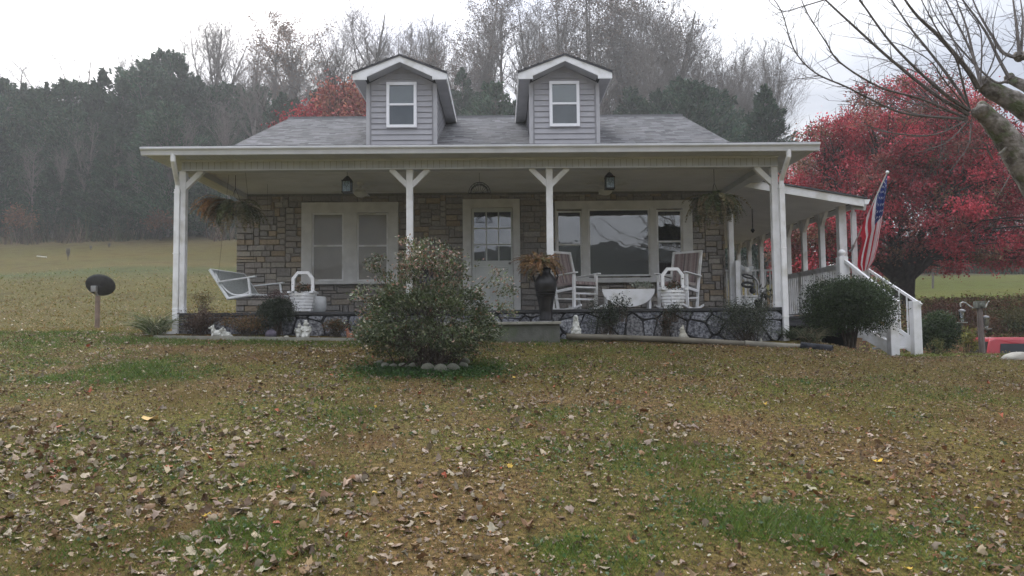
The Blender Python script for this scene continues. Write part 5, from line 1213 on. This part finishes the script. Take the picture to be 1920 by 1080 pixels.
for i in range(2):   # a few brown leaves still on
    T, C, tips = grow_bare(300+i, spread=.30, up=1.0, h0=.4); tp_ = np.array([list(q) for q in tips]); kk = tp_[:, 2] > 6; tp_ = tp_[kk]; tp_ = tp_[RNG.permutation(len(tp_))[:1500]]
    Cc = np.repeat(tp_, 4, axis=0)+RNG.normal(size=(len(tp_)*4, 3))*.2
    KIND['leafy%d' % i] = (16., [('trunk', segdata('trunk', T, M_twig, 5)), ('crown', segdata('crown', C, M_twig, 3)), ('foliage', cloud_data('foliage', Cc, .13, [(.20, .15, .13), (.26, .19, .15), (.15, .12, .10)] if i == 0 else [(.26, .14, .08), (.22, .15, .10), (.30, .18, .12)], M_needle, asp=.7))])
def conifer(seed, H=12., R0=2.6, nl=15000, cols=None, pw=.75, lob=.35, base=.02):
    rg = np.random.default_rng(seed); nb = 260; z = base+(1-base)*rg.random(nb)**1.15; az = rg.random(nb)*2*math.pi; rr = R0*(1-z)**pw*(1+lob*(rg.random(nb)-.5)*2)*(.55+.45*np.minimum(1, z/.12+.4))
    k = nl//nb; t = rg.random((nb, k))**.55; A = az[:, None]+rg.normal(size=(nb, k))*.10/(.3+t); rad = rr[:, None]*t; zz = z[:, None]*H+rad*.38+rg.normal(size=(nb, k))*.16-.12*t
    C = np.stack([rad*np.cos(A), rad*np.sin(A), np.minimum(zz, H*(1-.0*z[:, None])+.2)], -1).reshape(-1, 3); D = np.stack([np.cos(A), np.sin(A), .7+rg.normal(size=A.shape)*.5], -1).reshape(-1, 3)+rg.normal(size=(nb*k, 3))*.45
    sh = np.repeat(.7+.6*rg.random(nb), k)[:, None]; mu = [1, 1.35, .85, 1.55, 1.15, 1][seed % 10 if seed < 50 else 5]; cn = mu*pick(cols or [(.030, .064, .036), (.042, .084, .046), (.020, .046, .027), (.060, .090, .050)], nb*k)*sh
    return [('trunk', segdata('trunk', [(Vector((0, 0, -.5)), Vector((0, 0, H*.5)), .16, .1), (Vector((0, 0, H*.5)), Vector((0, 0, H*.96)), .1, .02)]+[(Vector((0, 0, z_*H)), Vector((r_*.8*math.cos(a), r_*.8*math.sin(a), z_*H+r_*.3)), .035, .01) for z_, a, r_ in zip(z, az, rr)], M_twig, 4)), ('crown', cloud_data('crown', C, .34, None, M_needle, asp=.34, D=D, coln=cn))]
for i in range(5): KIND['con%d' % i] = (12., conifer(20+i, R0=[3.0, 3.5, 2.6, 3.8, 3.2][i], pw=[.55, .48, .65, .42, .55][i], lob=[.3, .4, .25, .4, .35][i]))
KIND['cedar'] = (12., conifer(50, R0=3.1, nl=15000, pw=.62, lob=.28))
def roundtree(seed, H, RX_, cols, nl=9000, size=.22, low=.3, pointy=1.):
    T, C, tips = grow_bare(seed, H=H, spread=.3, h0=low, up=1.1); rg = np.random.default_rng(seed); nc = 170; d = unit(rg.normal(size=(nc, 3))); rr = rg.random(nc)**.4; zc = H*(.5+low*.35); hz = H*(.5-low*.35)
    c_ = d*rr[:, None]*np.array([RX_, RX_, hz]); c_[:, :2] *= (1-.45*pointy*ss(c_[:, 2], 0, hz))[:, None]; c_[:, 2] += zc; k = nl//nc
    C2 = np.repeat(c_, k, axis=0)+rg.normal(size=(nc*k, 3))*RX_*.13; sh = np.repeat(.7+.6*rg.random(nc), k)[:, None]
    return [('trunk', segdata('trunk', T, M_barkm, 5)), ('limbs', segdata('limbs', C, M_barkm, 3)), ('crown', cloud_data('crown', C2, size, None, M_needle, asp=.7, coln=pick(cols, nc*k)*sh))]
PK = [(.42, .12, .10), (.50, .16, .12), (.36, .10, .09), (.46, .20, .12)]
KIND['red'] = (11., roundtree(70, 11, 2.9, PK, 15000, .2, .15)); KIND['crim'] = (8., roundtree(71, 8, 2.4, [(.42, .05, .07), (.50, .08, .08), (.34, .05, .06)], 9000, .18, .15))
def plant(kind, px_, topy, Y, label, cat='tree', name=None, group=None, wid=1., px2=None):
    X = PX(px_, Y, 300); zt = PZ(px_, topy, Y); zb = g1(X, Y); H0, parts = KIND[kind]; s = max(.15, (zt-zb)/H0)
    nm = name or {'con': 'evergreen_tree', 'ced': 'cedar_tree', 'bar': 'bare_tree', 'lea': 'oak_tree', 'red': 'red_tree', 'cri': 'red_tree'}[kind[:3]]
    t = bpy.data.objects.new(nm, None); COL.objects.link(t); t.location = (X, Y, zb-.1); t.scale = (s*wid, s*wid, s); t.rotation_euler = (0, 0, random.uniform(0, 6.28)); tag(t, label, cat, group)
    for pn, me in parts: o = bpy.data.objects.new(pn, me); COL.objects.link(o); o.parent = t
    return t
LB_B = ('bare grey tree in the leafless woods on the hill behind the cottage', 'bare trees on the hill')
LB_C = ('hazy dark evergreen in the wooded slope across the left field', 'evergreens on the slope across the field')
LB_M = ('dark evergreen among the bare trees above the cottage roof', 'evergreens among the bare trees')
bk = lambda: 'bare%d' % random.randrange(6)
# distinctive ones
plant('bare2', 130, 98, 88, 'lone rounded bare tree poking above the evergreens at far left', wid=.95)
plant('bare4', 222, 106, 88, 'slim forked bare tree above the evergreens right of the lone rounded one', wid=.8)
plant('bare2', 28, 128, 95, 'faint bare tree fading into the haze in the upper left corner')
plant('bare1', 375, 42, 76, 'tall pale bare tree at the left end of the leafless woods', wid=.9)
plant('bare4', 436, 34, 78, 'tallest slender bare tree left of the oak with pinkish leaves', wid=.9)
plant('leafy1', 515, 56, 80, 'hazy oak still holding pinkish tan leaves left of the red tree', wid=1.25)
plant('leafy1', 545, 66, 84, 'second hazy oak holding tan leaves just behind the first', wid=1.1)
plant('red', 632, 137, 46, 'pinkish red autumn tree rising behind the roof left of the first dormer')
plant('crim', 572, 192, 44, 'low crimson autumn tree just above the left roof slope', wid=.95)
plant('crim', 675, 175, 47, 'small red tree tucked against the left dormer', wid=1.1)
plant('cedar', 1437, 164, 50, 'dark full cedar standing alone between the roof and the crimson maple', wid=1.02)
plant('bare4', 1473, 66, 72, 'lone thin bare tree between the dark cedar and the crimson maple', wid=.75)
plant('leafy0', 893, -12, 82, 'tall tree with sparse brown leaves between the dormers', wid=1.15)
plant('leafy0', 1120, -8, 84, 'tallest tree with sparse brown leaves above the second dormer', wid=1.2)
plant('leafy0', 1062, 2, 86, 'tree with brown leaf clusters just left of the second dormer peak', wid=.9)
plant('leafy0', 1212, 6, 84, 'sparse-leaved brown tree right of the second dormer', wid=1.1)
plant('leafy0', 1302, 62, 80, 'brown-leaved tree standing out where the wood steps down on the right', wid=1.1)
# skyline and fill
for px_, ty in ((345, 78), (400, 70), (470, 80), (578, 78), (605, 92), (650, 52), (690, 22), (720, 34), (750, 50), (785, 60), (815, 42), (850, 38), (920, 22), (945, 40), (985, 12), (1015, 30), (1035, 40), (1085, 30), (1150, 22), (1180, 28), (1245, 30), (1262, 52), (1335, 92), (1362, 108), (1385, 112), (1412, 125), (1440, 140)):
    plant(bk(), px_, ty+random.uniform(-6, 8), random.uniform(76, 92), *[LB_B[0], 'tree', None, LB_B[1]], wid=random.uniform(.85, 1.15))
for i in range(42):
    px_ = 330+1120*(i+random.random())/42; sky = np.interp(px_, [330, 560, 700, 1200, 1300, 1450], [95, 90, 55, 50, 95, 160]); plant(bk() if i % 9 else 'leafy0', px_, sky+random.uniform(25, 85), random.uniform(66, 96), LB_B[0], 'tree', 'bare_tree', LB_B[1])
for px_, ty, Y in ((660, 165, 70), (868, 130, 72), (930, 160, 62), (905, 175, 66), (1010, 150, 76), (965, 190, 60), (1185, 165, 66), (1235, 172, 62), (1275, 150, 62), (1310, 158, 60), (1345, 170, 64), (1290, 185, 56), (590, 170, 66), (480, 165, 72), (530, 175, 66), (430, 160, 72), (555, 185, 60)):
    plant('con%d' % random.randrange(5), px_, ty, Y, LB_M[0], 'tree', None, LB_M[1])
# evergreen slope on the left
for px_, ty, Y in ((-40, 150, 70), (8, 152, 68), (45, 160, 70), (82, 158, 66), (118, 152, 68), (152, 158, 70), (188, 132, 68), (228, 150, 66), (262, 128, 70), (283, 112, 74), (318, 104, 74), (338, 112, 70), (365, 145, 70), (402, 160, 70), (300, 150, 66)):
    plant('con%d' % random.randrange(5), px_, ty, Y, LB_C[0], 'tree', None, LB_C[1], wid=1.1)
for i in range(34):
    px_ = -60+520*(i+random.random())/34; plant('con%d' % random.randrange(5), px_, random.uniform(185, 320), random.uniform(60, 66), LB_C[0], 'tree', None, LB_C[1], wid=1.15)
for i in range(8): plant(bk(), 20+430*(i+random.random())/8, random.uniform(190, 300), 60, 'thin bare tree in front of the evergreens across the left field', 'tree', None, 'bare trees before the evergreens', wid=.8)
# young field trees
KIND['sap'] = (3., [('trunk', segdata('trunk', [(Vector((0, 0, -.1)), Vector((0, 0, 1.0)),   .07, .06)], M_barkm, 5)), ('crown', segdata('crown', [(Vector((0, 0, .9+.1*random.random())), Vector((math.cos(a)*.5*q, math.sin(a)*.5*q, 1.6+.6*random.random())), .04, .028) for a, q in [(random.uniform(0, 6.28), random.uniform(.4, 1)) for _ in range(22)]]+[(Vector((math.cos(a)*.4*q, math.sin(a)*.4*q, 1.5)), Vector((math.cos(a)*.6*q+random.gauss(0, .1), math.sin(a)*.6*q, 2.4+.6*random.random())), .028, .014) for a, q in [(random.uniform(0, 6.28), random.uniform(.1, 1)) for _ in range(60)]], M_twig, 3))])
plant('sap', 132, 460, 43, 'small upright bare sapling in the left field, nearest of the three', name='bare_sapling', wid=.8)
plant('sap', 208, 452, 52, 'rounded reddish-brown sapling right of the others in the field', name='bare_sapling', wid=1.3)
plant('sap', 174, 462, 50, 'tiny reddish sapling between the two larger saplings', name='bare_sapling', wid=1.1)
for px_, ty, lb in ((36, 378, 'orange-leaved bush at the wood edge on the far left'), (302, 388, 'orange-leaved bush at the wood edge near the first porch post')):
    X = PX(px_, 58, 400); bush('autumn_bush', X, 58, g1(X, 58), 1.5, 1.2, PZ(px_, ty, 58), 900, .2, [(.26, .13, .07), (.20, .12, .08), (.12, .09, .06)], None, lb, 'bush', 0, 26, .2, M_needle)
gx_, gy_ = ground_px(78, 484); b = MB(); b.tube([(gx_-.3, gy_, g1(gx_, gy_)+.12), (gx_+.25, gy_+.1, g1(gx_, gy_)+.06)], .035, 6); tag(b.build('fallen_branch', mat('bleached', (.6, .58, .52), rough=.8)), 'short white stick lying in the left field', 'stick')

# undergrowth at the wood edge, hedgerow on the right, weedy bank
def brush(name, pts, hmin, hmax, cols, label, wts=None, w=.03, leaf=0, lsize=.12):
    x, y = pts; n = len(x); h = hmin+(hmax-hmin)*RNG.random(n)**1.5; V, Fq = bladearr(x, y, G(x, y), h, w*(.6+.8*RNG.random(n)), .35); co = pick(cols, n, wts, .3)*(.6+.8*vn(x, y, 1.6, 4))[:, None]; gm = vn(x, y, 2.3, 9) > .56; co[gm] *= np.array([.62, .95, .7])
    if leaf:
        q = RNG.integers(0, n, leaf); C = np.stack([x[q]+RNG.normal(size=leaf)*.2, y[q]+RNG.normal(size=leaf)*.2, G(x[q], y[q])+h[q]*RNG.random(leaf)], 1); L = lsize*(.6+.8*RNG.random(leaf)); V2, F2 = leafarr(C, rdir(leaf), L, L*.6)
        V = np.concatenate([V, V2]); Fq = np.concatenate([Fq, F2+3*n]); co = np.concatenate([co, np.repeat(pick(cols, leaf, wts, .3), 2, axis=0)])
    return tag(npmesh(name, V, Fq, 3, M_needle, None, co), label, name.replace('_', ' '), kind='stuff')
n = 30000; px_ = RNG.uniform(-60, 1460, n); y = RNG.uniform(54, 78, n); x = (px_-942)/1387*y; keep = y > 54+7*vn(x, x*0, 4, 2)+2*vn(x, y, 1, 3); x, y = x[keep], y[keep]
brush('woodland_undergrowth', (x, y), .5, 2.6, [(.12, .085, .065), (.09, .07, .055), (.16, .12, .09), (.07, .07, .045), (.19, .13, .09)], 'brown tangled undergrowth at the edge of the woods', None, .06, 26000, .16)
n = 9000; y = RNG.uniform(66, 74, n); px_ = RNG.uniform(1650, 2100, n); x = (px_-942)/1387*y
brush('hedgerow', (x, y), 1.0, 3.6, [(.10, .085, .05), (.08, .08, .045), (.15, .11, .07), (.055, .065, .035)], 'brown and green overgrown hedgerow beyond the right pasture', None, .08, 22000, .24)
n = 30000; y = 20.8+9.5*RNG.random(n)**1.25; x = y*RNG.uniform(.50, .80, n); keep = (y < 27.2) | (vn(x, y, .9, 5) > .35+.12*(y-27.2)); x, y = x[keep], y[keep]
brush('weedy_bank', (x, y), .08, .45, [(.40, .21, .12), (.32, .22, .10), (.46, .33, .17), (.22, .25, .08), (.38, .17, .12), (.36, .34, .12)], 'rusty weeds covering the bank behind the red car', None, .02, 90000, .085)
n = 5000; y = RNG.uniform(11.2, 17.5, n); x = y*.60+RNG.random(n)*3.2; keep = (x > 7.9) & ~((y > 13.5) & (x > 13)) ; x, y = x[keep], y[keep]
brush('edge_weeds', (x, y), .02, .09, [(.20, .15, .07), (.14, .13, .05), (.10, .13, .04), (.24, .16, .09), (.17, .11, .06)], 'tan weeds and seedlings along the lawn edge', None, .008, 5000, .03)
for px_, pt_, rx_, cc_, lb in ((1890, 575, 1.3, [(.17, .17, .06), (.22, .19, .08)], 'yellowish bush on the weedy bank above the red car'), (1775, 560, 1.1, [(.26, .12, .08), (.20, .12, .08)], 'reddish bramble on the bank above the dark bush'), (1915, 590, 1.2, [(.09, .13, .05), (.13, .15, .06)], 'green shrub on the bank at the right edge'), (1840, 585, 1.0, [(.30, .16, .09), (.24, .15, .07)], 'orange-brown bramble on the bank behind the feeder post')):
    X = PX(px_, 25.5, 600); bush('bank_bush', X, 25.5, g1(X, 25.5)-.1, rx_, .7, PZ(px_, pt_, 25.5), 5000, .08, cc_, None, lb, 'bush', 0, 20, .3)
for px_, py_, lb in ((1822, 628, 'yellow-green leafy weed behind the feeder post'), (1815, 610, 'tall yellow leafy weed beside the clear feeder')): twiggy(px_, 668, py_, 14, 15.8, 300, [(.30, .28, .06), (.22, .20, .05), (.12, .14, .04)], lb, ns=12, size=.06)

# ------------------------------------------------------------------ the crimson maple
MY = 28.; mb_ = P(1692, 575, MY); gz = g1(mb_.x, MY); mx = mb_.x; t = thing('maple_tree', (mx, MY, gz), 'broad crimson maple with dark low-forking trunk right of the porch', 'tree')
S_ = [(Vector((mx, MY, gz-.4)), Vector((mx+.02, MY, gz+.6)), .52, .42), (Vector((mx+.02, MY, gz+.6)), Vector((mx+.05, MY, gz+1.5)), .42, .46)]; segs_mesh('trunk', [s[0] for s in S_], [s[1] for s in S_], np.array([s[2] for s in S_]), np.array([s[3] for s in S_]), M_barkm, t, 12)
nc = 980; Hc = PZ(1700, 88, MY)-gz; dd = unit(RNG.normal(size=(nc, 3))); dd[:, 2] = np.abs(dd[:, 2])*1.0-.12; rr = .35+.65*RNG.random(nc)**.5
cen = np.stack([mx+.55+dd[:, 0]*rr*5.6, MY+dd[:, 1]*rr*4.8, gz+2.3+dd[:, 2]*rr*(Hc-2.6)], 1); cen[:, 2] -= .12*np.maximum(0, np.hypot(cen[:, 0]-mx, cen[:, 1]-MY)-3)*(cen[:, 2] < gz+4)
cen = cen[cen[:, 2] > gz+1.55]; nc = len(cen); A, B, ra, rb = [], [], [], []
top = Vector((mx+.05, MY, gz+1.45))
mains = []
for k in range(11):
    a = 2*math.pi*k/11+random.uniform(-.2, .2); e = Vector((mx+.4+math.cos(a)*3.0, MY+math.sin(a)*2.6, gz+random.uniform(3.2, 5.6))); pts = arc(top+Vector((math.cos(a)*.2, math.sin(a)*.2, -.2)), Vector((mx+math.cos(a)*1.5, MY+math.sin(a)*1.4, gz+2.4)), e, 8); mains.append(pts)
    for i in range(8): A.append(pts[i]); B.append(pts[i+1]); ra.append(.27*(1-i/9.5)); rb.append(.27*(1-(i+1)/9.5))
allp = [p for m_ in mains for p in m_[2:]]; ap = np.array([list(p) for p in allp])
for c_ in cen:
    dist = np.linalg.norm(ap-c_, axis=1)+3*np.maximum(0, ap[:, 2]-c_[2]); s0 = allp[int(np.argmin(dist))]; pts = arc(s0, s0.lerp(Vector(c_), .5)+Vector((0, 0, .25)), Vector(c_), 4)
    for i in range(4): A.append(pts[i]); B.append(pts[i+1]); ra.append(.05*(1-i/5)); rb.append(.05*(1-(i+1)/5))
    for q in range(5): e = Vector(c_)+Vector(rdir(1)[0])*.5+Vector((0, 0, .25)); A.append(Vector(c_)); B.append(e); ra.append(.012); rb.append(.005)
segs_mesh('limbs', A, B, np.array(ra), np.array(rb), M_barkm, t, 5)
thin = ss(cen[:, 2], gz+Hc*.62, gz+Hc*.98); cnt = ((215*(1-.72*thin))*(.4+1.2*RNG.random(nc))).astype(int); C = np.repeat(cen, cnt, axis=0); C = C+RNG.normal(size=C.shape)*np.array([.25, .25, .17])
base = np.where((RNG.random(nc) < .22)[:, None], np.array([[.32, .10, .08]]), np.array([[.50, .062, .085]]))*(.55+.8*RNG.random((nc, 1))); base[RNG.random(nc) < .12] = (.22, .12, .07)
cn = np.repeat(base, cnt, axis=0)*(1+RNG.uniform(-.35, .35, (len(C), 1))); leafcloud('crown', C, .074, None, M_leaf, t, asp=.8, coln=cn, jl=.6)
# small bare trunk beyond it
plant('bare3', 1738, 380, 44, 'slim grey trunk standing beyond the crimson maple', wid=.8)

# ------------------------------------------------------------------ the pollarded tree in the foreground right
PY = 8.2
t = thing('pollarded_tree', (PX(2110, PY), PY, g1(PX(2110, PY), PY)), 'bare pollarded tree with mottled grey limbs reaching in from the right', 'tree')
def W3(pts, y0, y1): n = len(pts)-1; return [P(a, b_, y0+(y1-y0)*i/max(n, 1)) for i, (a, b_) in enumerate(pts)]
def smoothp(pts, n=4):
    out = []
    for i in range(len(pts)-1):
        p0_, p1_, p2_, p3_ = pts[max(i-1, 0)], pts[i], pts[i+1], pts[min(i+2, len(pts)-1)]
        for k in range(n): u = k/n; out.append(.5*((2*p1_)+(p2_-p0_)*u+(2*p0_-5*p1_+4*p2_-p3_)*u*u+(3*p1_-p0_-3*p2_+p3_)*u**3))
    return out+[pts[-1]]
def taper(a, b_, n): return [a+(b_-a)*i/(n-1) for i in range(n)]
b = MB(); base = Vector((PX(2110, PY), PY, g1(PX(2110, PY), PY)-.2)); crot = P(2060, 470, PY)
pts = smoothp([base, base.lerp(crot, .5)+Vector((.05, 0, 0)), crot]); b.tube(pts, taper(.32, .24, len(pts)), 14); b.build('trunk', M_barkp, t, True)
def limb(pts, y0, y1, r0, r1, knob=None, nm='limb'):
    b = MB(); q = smoothp(W3(pts, y0, y1), 5); rr = [x*(1+random.uniform(-.06, .09)) for x in taper(r0, r1, len(q))]; b.tube(q, rr, 12)
    if knob:
        for k in range(7): b.ell(q[-1]+Vector(rdir(1)[0])*r1*.55, [r1*random.uniform(.6, .95)]*3, 10, 7, .1)
    return b.build(nm, M_barkp, t, True)
limb([(2060, 480), (1985, 400), (1925, 318), (1880, 250), (1838, 205)], PY, PY-.1, .215, .088, 1)
limb([(2060, 420), (1985, 260), (1925, 205), (1880, 180), (1842, 160)], PY, PY+.3, .17, .082, 1)
limb([(2080, 380), (1990, 220), (1935, 170), (1893, 148)], PY, PY+.6, .10, .05, 1)
limb([(2110, 400), (2020, 180), (1960, 110), (1912, 105)], PY+.1, PY+.9, .10, .055, 1)
limb([(1895, 268), (1882, 282), (1872, 290)], PY-.1, PY-.2, .02, .014)
sp = [  # px polylines: hub first, tip last, base radius
 ([(1818, 207), (1780, 183), (1742, 152), (1672, 82), (1618, 8), (1600, -20)], .030, -.6),
 ([(1816, 215), (1750, 175), (1672, 113), (1602, 50), (1548, 0), (1530, -20)], .028, -.3),
 ([(1815, 195), (1773, 136), (1734, 86), (1703, 47), (1672, 0), (1660, -20)], .024, .3),
 ([(1835, 165), (1812, 128), (1762, 70), (1720, 30), (1690, -10)], .040, -.4),
 ([(1812, 222), (1731, 187), (1649, 163), (1575, 117), (1548, 78), (1513, 23), (1500, -10)], .018, -1.0),
 ([(1812, 224), (1703, 214), (1649, 194), (1587, 163), (1528, 136), (1489, 93), (1466, 23), (1440, -15)], .017, -1.2),
 ([(1545, 0), (1505, 12), (1470, 21), (1446, 6), (1438, -10)], .010, -.3),
 ([(1815, 228), (1773, 268), (1719, 286)], .011, -.5), ([(1820, 232), (1816, 272), (1781, 321)], .011, -.2),
 ([(1812, 226), (1750, 253), (1672, 249), (1630, 236), (1622, 222)], .012, -.9),
 ([(1838, 165), (1832, 128), (1812, 78), (1773, 0), (1765, -20)], .026, .4),
 ([(1840, 163), (1826, 109), (1812, 50), (1793, 0), (1788, -20)], .024, .7),
 ([(1893, 148), (1870, 105), (1847, 58), (1805, 0), (1790, -15)], .028, .3),
 ([(1912, 105), (1905, 40), (1898, -10)], .030, .2), ([(1914, 100), (1918, 40), (1912, -10)], .024, .4), ([(1905, 108), (1880, 98), (1862, 70), (1838, 30), (1820, -10)], .030, .5),
 ([(1890, 152), (1867, 154), (1835, 128), (1790, 78), (1755, 30), (1738, -10)], .020, .8),
 ([(1838, 160), (1841, 90), (1836, 50), (1815, 20), (1800, -10)], .012, -.3),
 ([(1842, 160), (1866, 100), (1862, 50), (1875, -10)], .010, -.5), ([(1845, 158), (1900, 85), (1910, 40), (1925, 0)], .009, .2),
 ([(1812, 218), (1760, 205), (1700, 190), (1640, 165), (1600, 150)], .013, .8), ([(1808, 212), (1745, 150), (1690, 124), (1650, 110), (1597, 104)], .010, 1.1),
 ([(1815, 205), (1770, 150), (1745, 115), (1700, 88), (1655, 75)], .012, -1.3), ([(1830, 170), (1800, 100), (1770, 40), (1745, -10)], .016, 1.0),
 ([(1818, 205), (1806, 160), (1792, 110), (1760, 60), (1738, 20), (1722, -12)], .017, -.8), ([(1862, 300), (1850, 280), (1830, 278), (1800, 276)], .012, -.1), ([(1850, 270), (1855, 290), (1860, 295)], .01, 0),
 ([(1893, 330), (1885, 345), (1876, 360), (1870, 370)], .008, -.2), ([(1815, 222), (1730, 216), (1690, 205), (1640, 198), (1570, 196)], .012, .4), ([(1547, 145), (1510, 148), (1480, 144)], .006, .1),
]
segsA = ([], [], [], []); allbr = []
for pts, r0, dy in sp:
    q = smoothp(W3(pts, PY-.05, PY+dy), 5); rr = taper(r0*.8, r0*.22, len(q)); b = MB(); b.tube(q, rr, 6); o = b.build('branch', M_bark, t, True); allbr.append((q, rr))
for q, rr in allbr:      # side twigs
    L = sum((q[i+1]-q[i]).length for i in range(len(q)-1)); nt_ = int(L*13)
    for k in range(nt_):
        i = random.randint(int(len(q)*.15), len(q)-2); d0 = (q[i+1]-q[i]).normalized(); d = (d0*random.uniform(.2, .9)+Vector((random.gauss(-.25, .5), random.gauss(0, .5), random.gauss(.1, .55)))).normalized(); p = q[i]; l = random.uniform(.12, .55); r = min(.0048, rr[i]*.55)
        for s in range(4):
            d = (d+Vector((random.gauss(0, .14), random.gauss(0, .14), random.gauss(.05, .14)))).normalized(); e = p+d*l/4; segsA[0].append(p); segsA[1].append(e); segsA[2].append(r*(1-s*.2)); segsA[3].append(r*(1-(s+1)*.2)); p = e
            if random.random() < .3: e2 = p+(d+Vector(rdir(1)[0])*.8).normalized()*l*.25; segsA[0].append(p); segsA[1].append(e2); segsA[2].append(r*.5); segsA[3].append(r*.3)
segs_mesh('twigs', segsA[0], segsA[1], np.array(segsA[2]), np.array(segsA[3]), M_bark, t, 3)

# ------------------------------------------------------------------ air, sky and light
b = MB(); b.box(-250, 250, -220, 300, -5.0, 60); hz = b.build('haze', None); hz['kind'] = 'stuff'; hz['label'] = 'thin autumn haze'
hm = bpy.data.materials.new('haze_air'); hm.use_nodes = True; N = hm.node_tree.nodes
for n_ in list(N):
    if n_.type == 'BSDF_PRINCIPLED': N.remove(n_)
pv = N.new('ShaderNodeVolumePrincipled'); pv.inputs['Color'].default_value = (.96, .98, .98, 1); pv.inputs['Density'].default_value = HAZE; pv.inputs['Anisotropy'].default_value = .35
hm.node_tree.links.new(pv.outputs[0], N['Material Output'].inputs['Volume']); hz.data.materials.append(hm)

wd = bpy.data.worlds.new('World'); scene.world = wd; wd.use_nodes = True; nt = wd.node_tree; N = nt.nodes; K = nt.links; bg = N['Background']
EL, AZ = 38, -22
sk = N.new('ShaderNodeTexSky'); sk.sky_type = 'NISHITA'; sk.sun_disc = False; sk.sun_elevation = R(EL); sk.sun_rotation = R(AZ); sk.dust_density = 4; sk.air_density = 1.2
tc = N.new('ShaderNodeTexCoord'); mp = N.new('ShaderNodeMapping'); mp.inputs['Scale'].default_value = (1, 1, 2.6); K.new(tc.outputs['Generated'], mp.inputs[0])
no = N.new('ShaderNodeTexNoise'); no.inputs['Scale'].default_value = 2.6; no.inputs['Detail'].default_value = 6; no.inputs['Roughness'].default_value = .5; K.new(mp.outputs[0], no.inputs[0])
mr = N.new('ShaderNodeMapRange'); mr.inputs[1].default_value = .38; mr.inputs[2].default_value = .62; K.new(no.outputs[0], mr.inputs[0])
cm = N.new('ShaderNodeMix'); cm.data_type = 'RGBA'; cm.inputs[6].default_value = (4.3, 4.7, 5.8, 1); cm.inputs[7].default_value = (9.8, 9.9, 10.3, 1); K.new(mr.outputs[0], cm.inputs[0])
# cloud thins and brightens towards the hidden sun
sd = Vector((math.sin(R(AZ))*math.cos(R(EL)), math.cos(R(AZ))*math.cos(R(EL)), math.sin(R(EL))))
dt = N.new('ShaderNodeVectorMath'); dt.operation = 'DOT_PRODUCT'; dt.inputs[1].default_value = tuple(sd); K.new(tc.outputs['Generated'], dt.inputs[0])
m2 = N.new('ShaderNodeMapRange'); m2.inputs[1].default_value = .74; m2.inputs[2].default_value = .97; m2.inputs[3].default_value = 1.0; m2.inputs[4].default_value = 2.2; K.new(dt.outputs['Value'], m2.inputs[0])
ml = N.new('ShaderNodeVectorMath'); ml.operation = 'SCALE'; K.new(cm.outputs[2], ml.inputs[0]); 
sx_ = N.new('ShaderNodeSeparateXYZ'); K.new(tc.outputs['Generated'], sx_.inputs[0]); m3 = N.new('ShaderNodeMapRange'); m3.inputs[1].default_value = .2; m3.inputs[2].default_value = 1; m3.inputs[3].default_value = .34; m3.inputs[4].default_value = 1.55; K.new(sx_.outputs[2], m3.inputs[0])   # an overcast sky is brightest overhead
m4 = N.new('ShaderNodeMath'); m4.operation = 'MULTIPLY'; K.new(m2.outputs[0], m4.inputs[0]); K.new(m3.outputs[0], m4.inputs[1]); K.new(m4.outputs[0], ml.inputs['Scale'])
mx_ = N.new('ShaderNodeMix'); mx_.data_type = 'RGBA'; mx_.inputs[0].default_value = .9; K.new(sk.outputs[0], mx_.inputs[6]); K.new(ml.outputs[0], mx_.inputs[7]); K.new(mx_.outputs[2], bg.inputs[0]); bg.inputs[1].default_value = .1
sl = bpy.data.lights.new('sun', 'SUN'); sl.energy = .9; sl.angle = R(25); sl.color = (1, .97, .92); so = bpy.data.objects.new('sun', sl); COL.objects.link(so); so.rotation_euler = sd.to_track_quat('Z', 'Y').to_euler()
vs_ = scene.view_settings; vs_.view_transform = 'Standard'; vs_.look = 'None'; vs_.exposure = EXPO; vs_.gamma = 1
scene.render.film_transparent = False
cy = scene.cycles; cy.use_denoising = True; cy.max_bounces = 7; cy.diffuse_bounces = 3; cy.glossy_bounces = 3; cy.transmission_bounces = 4; cy.transparent_max_bounces = 12; cy.volume_bounces = 0; cy.sample_clamp_indirect = 6
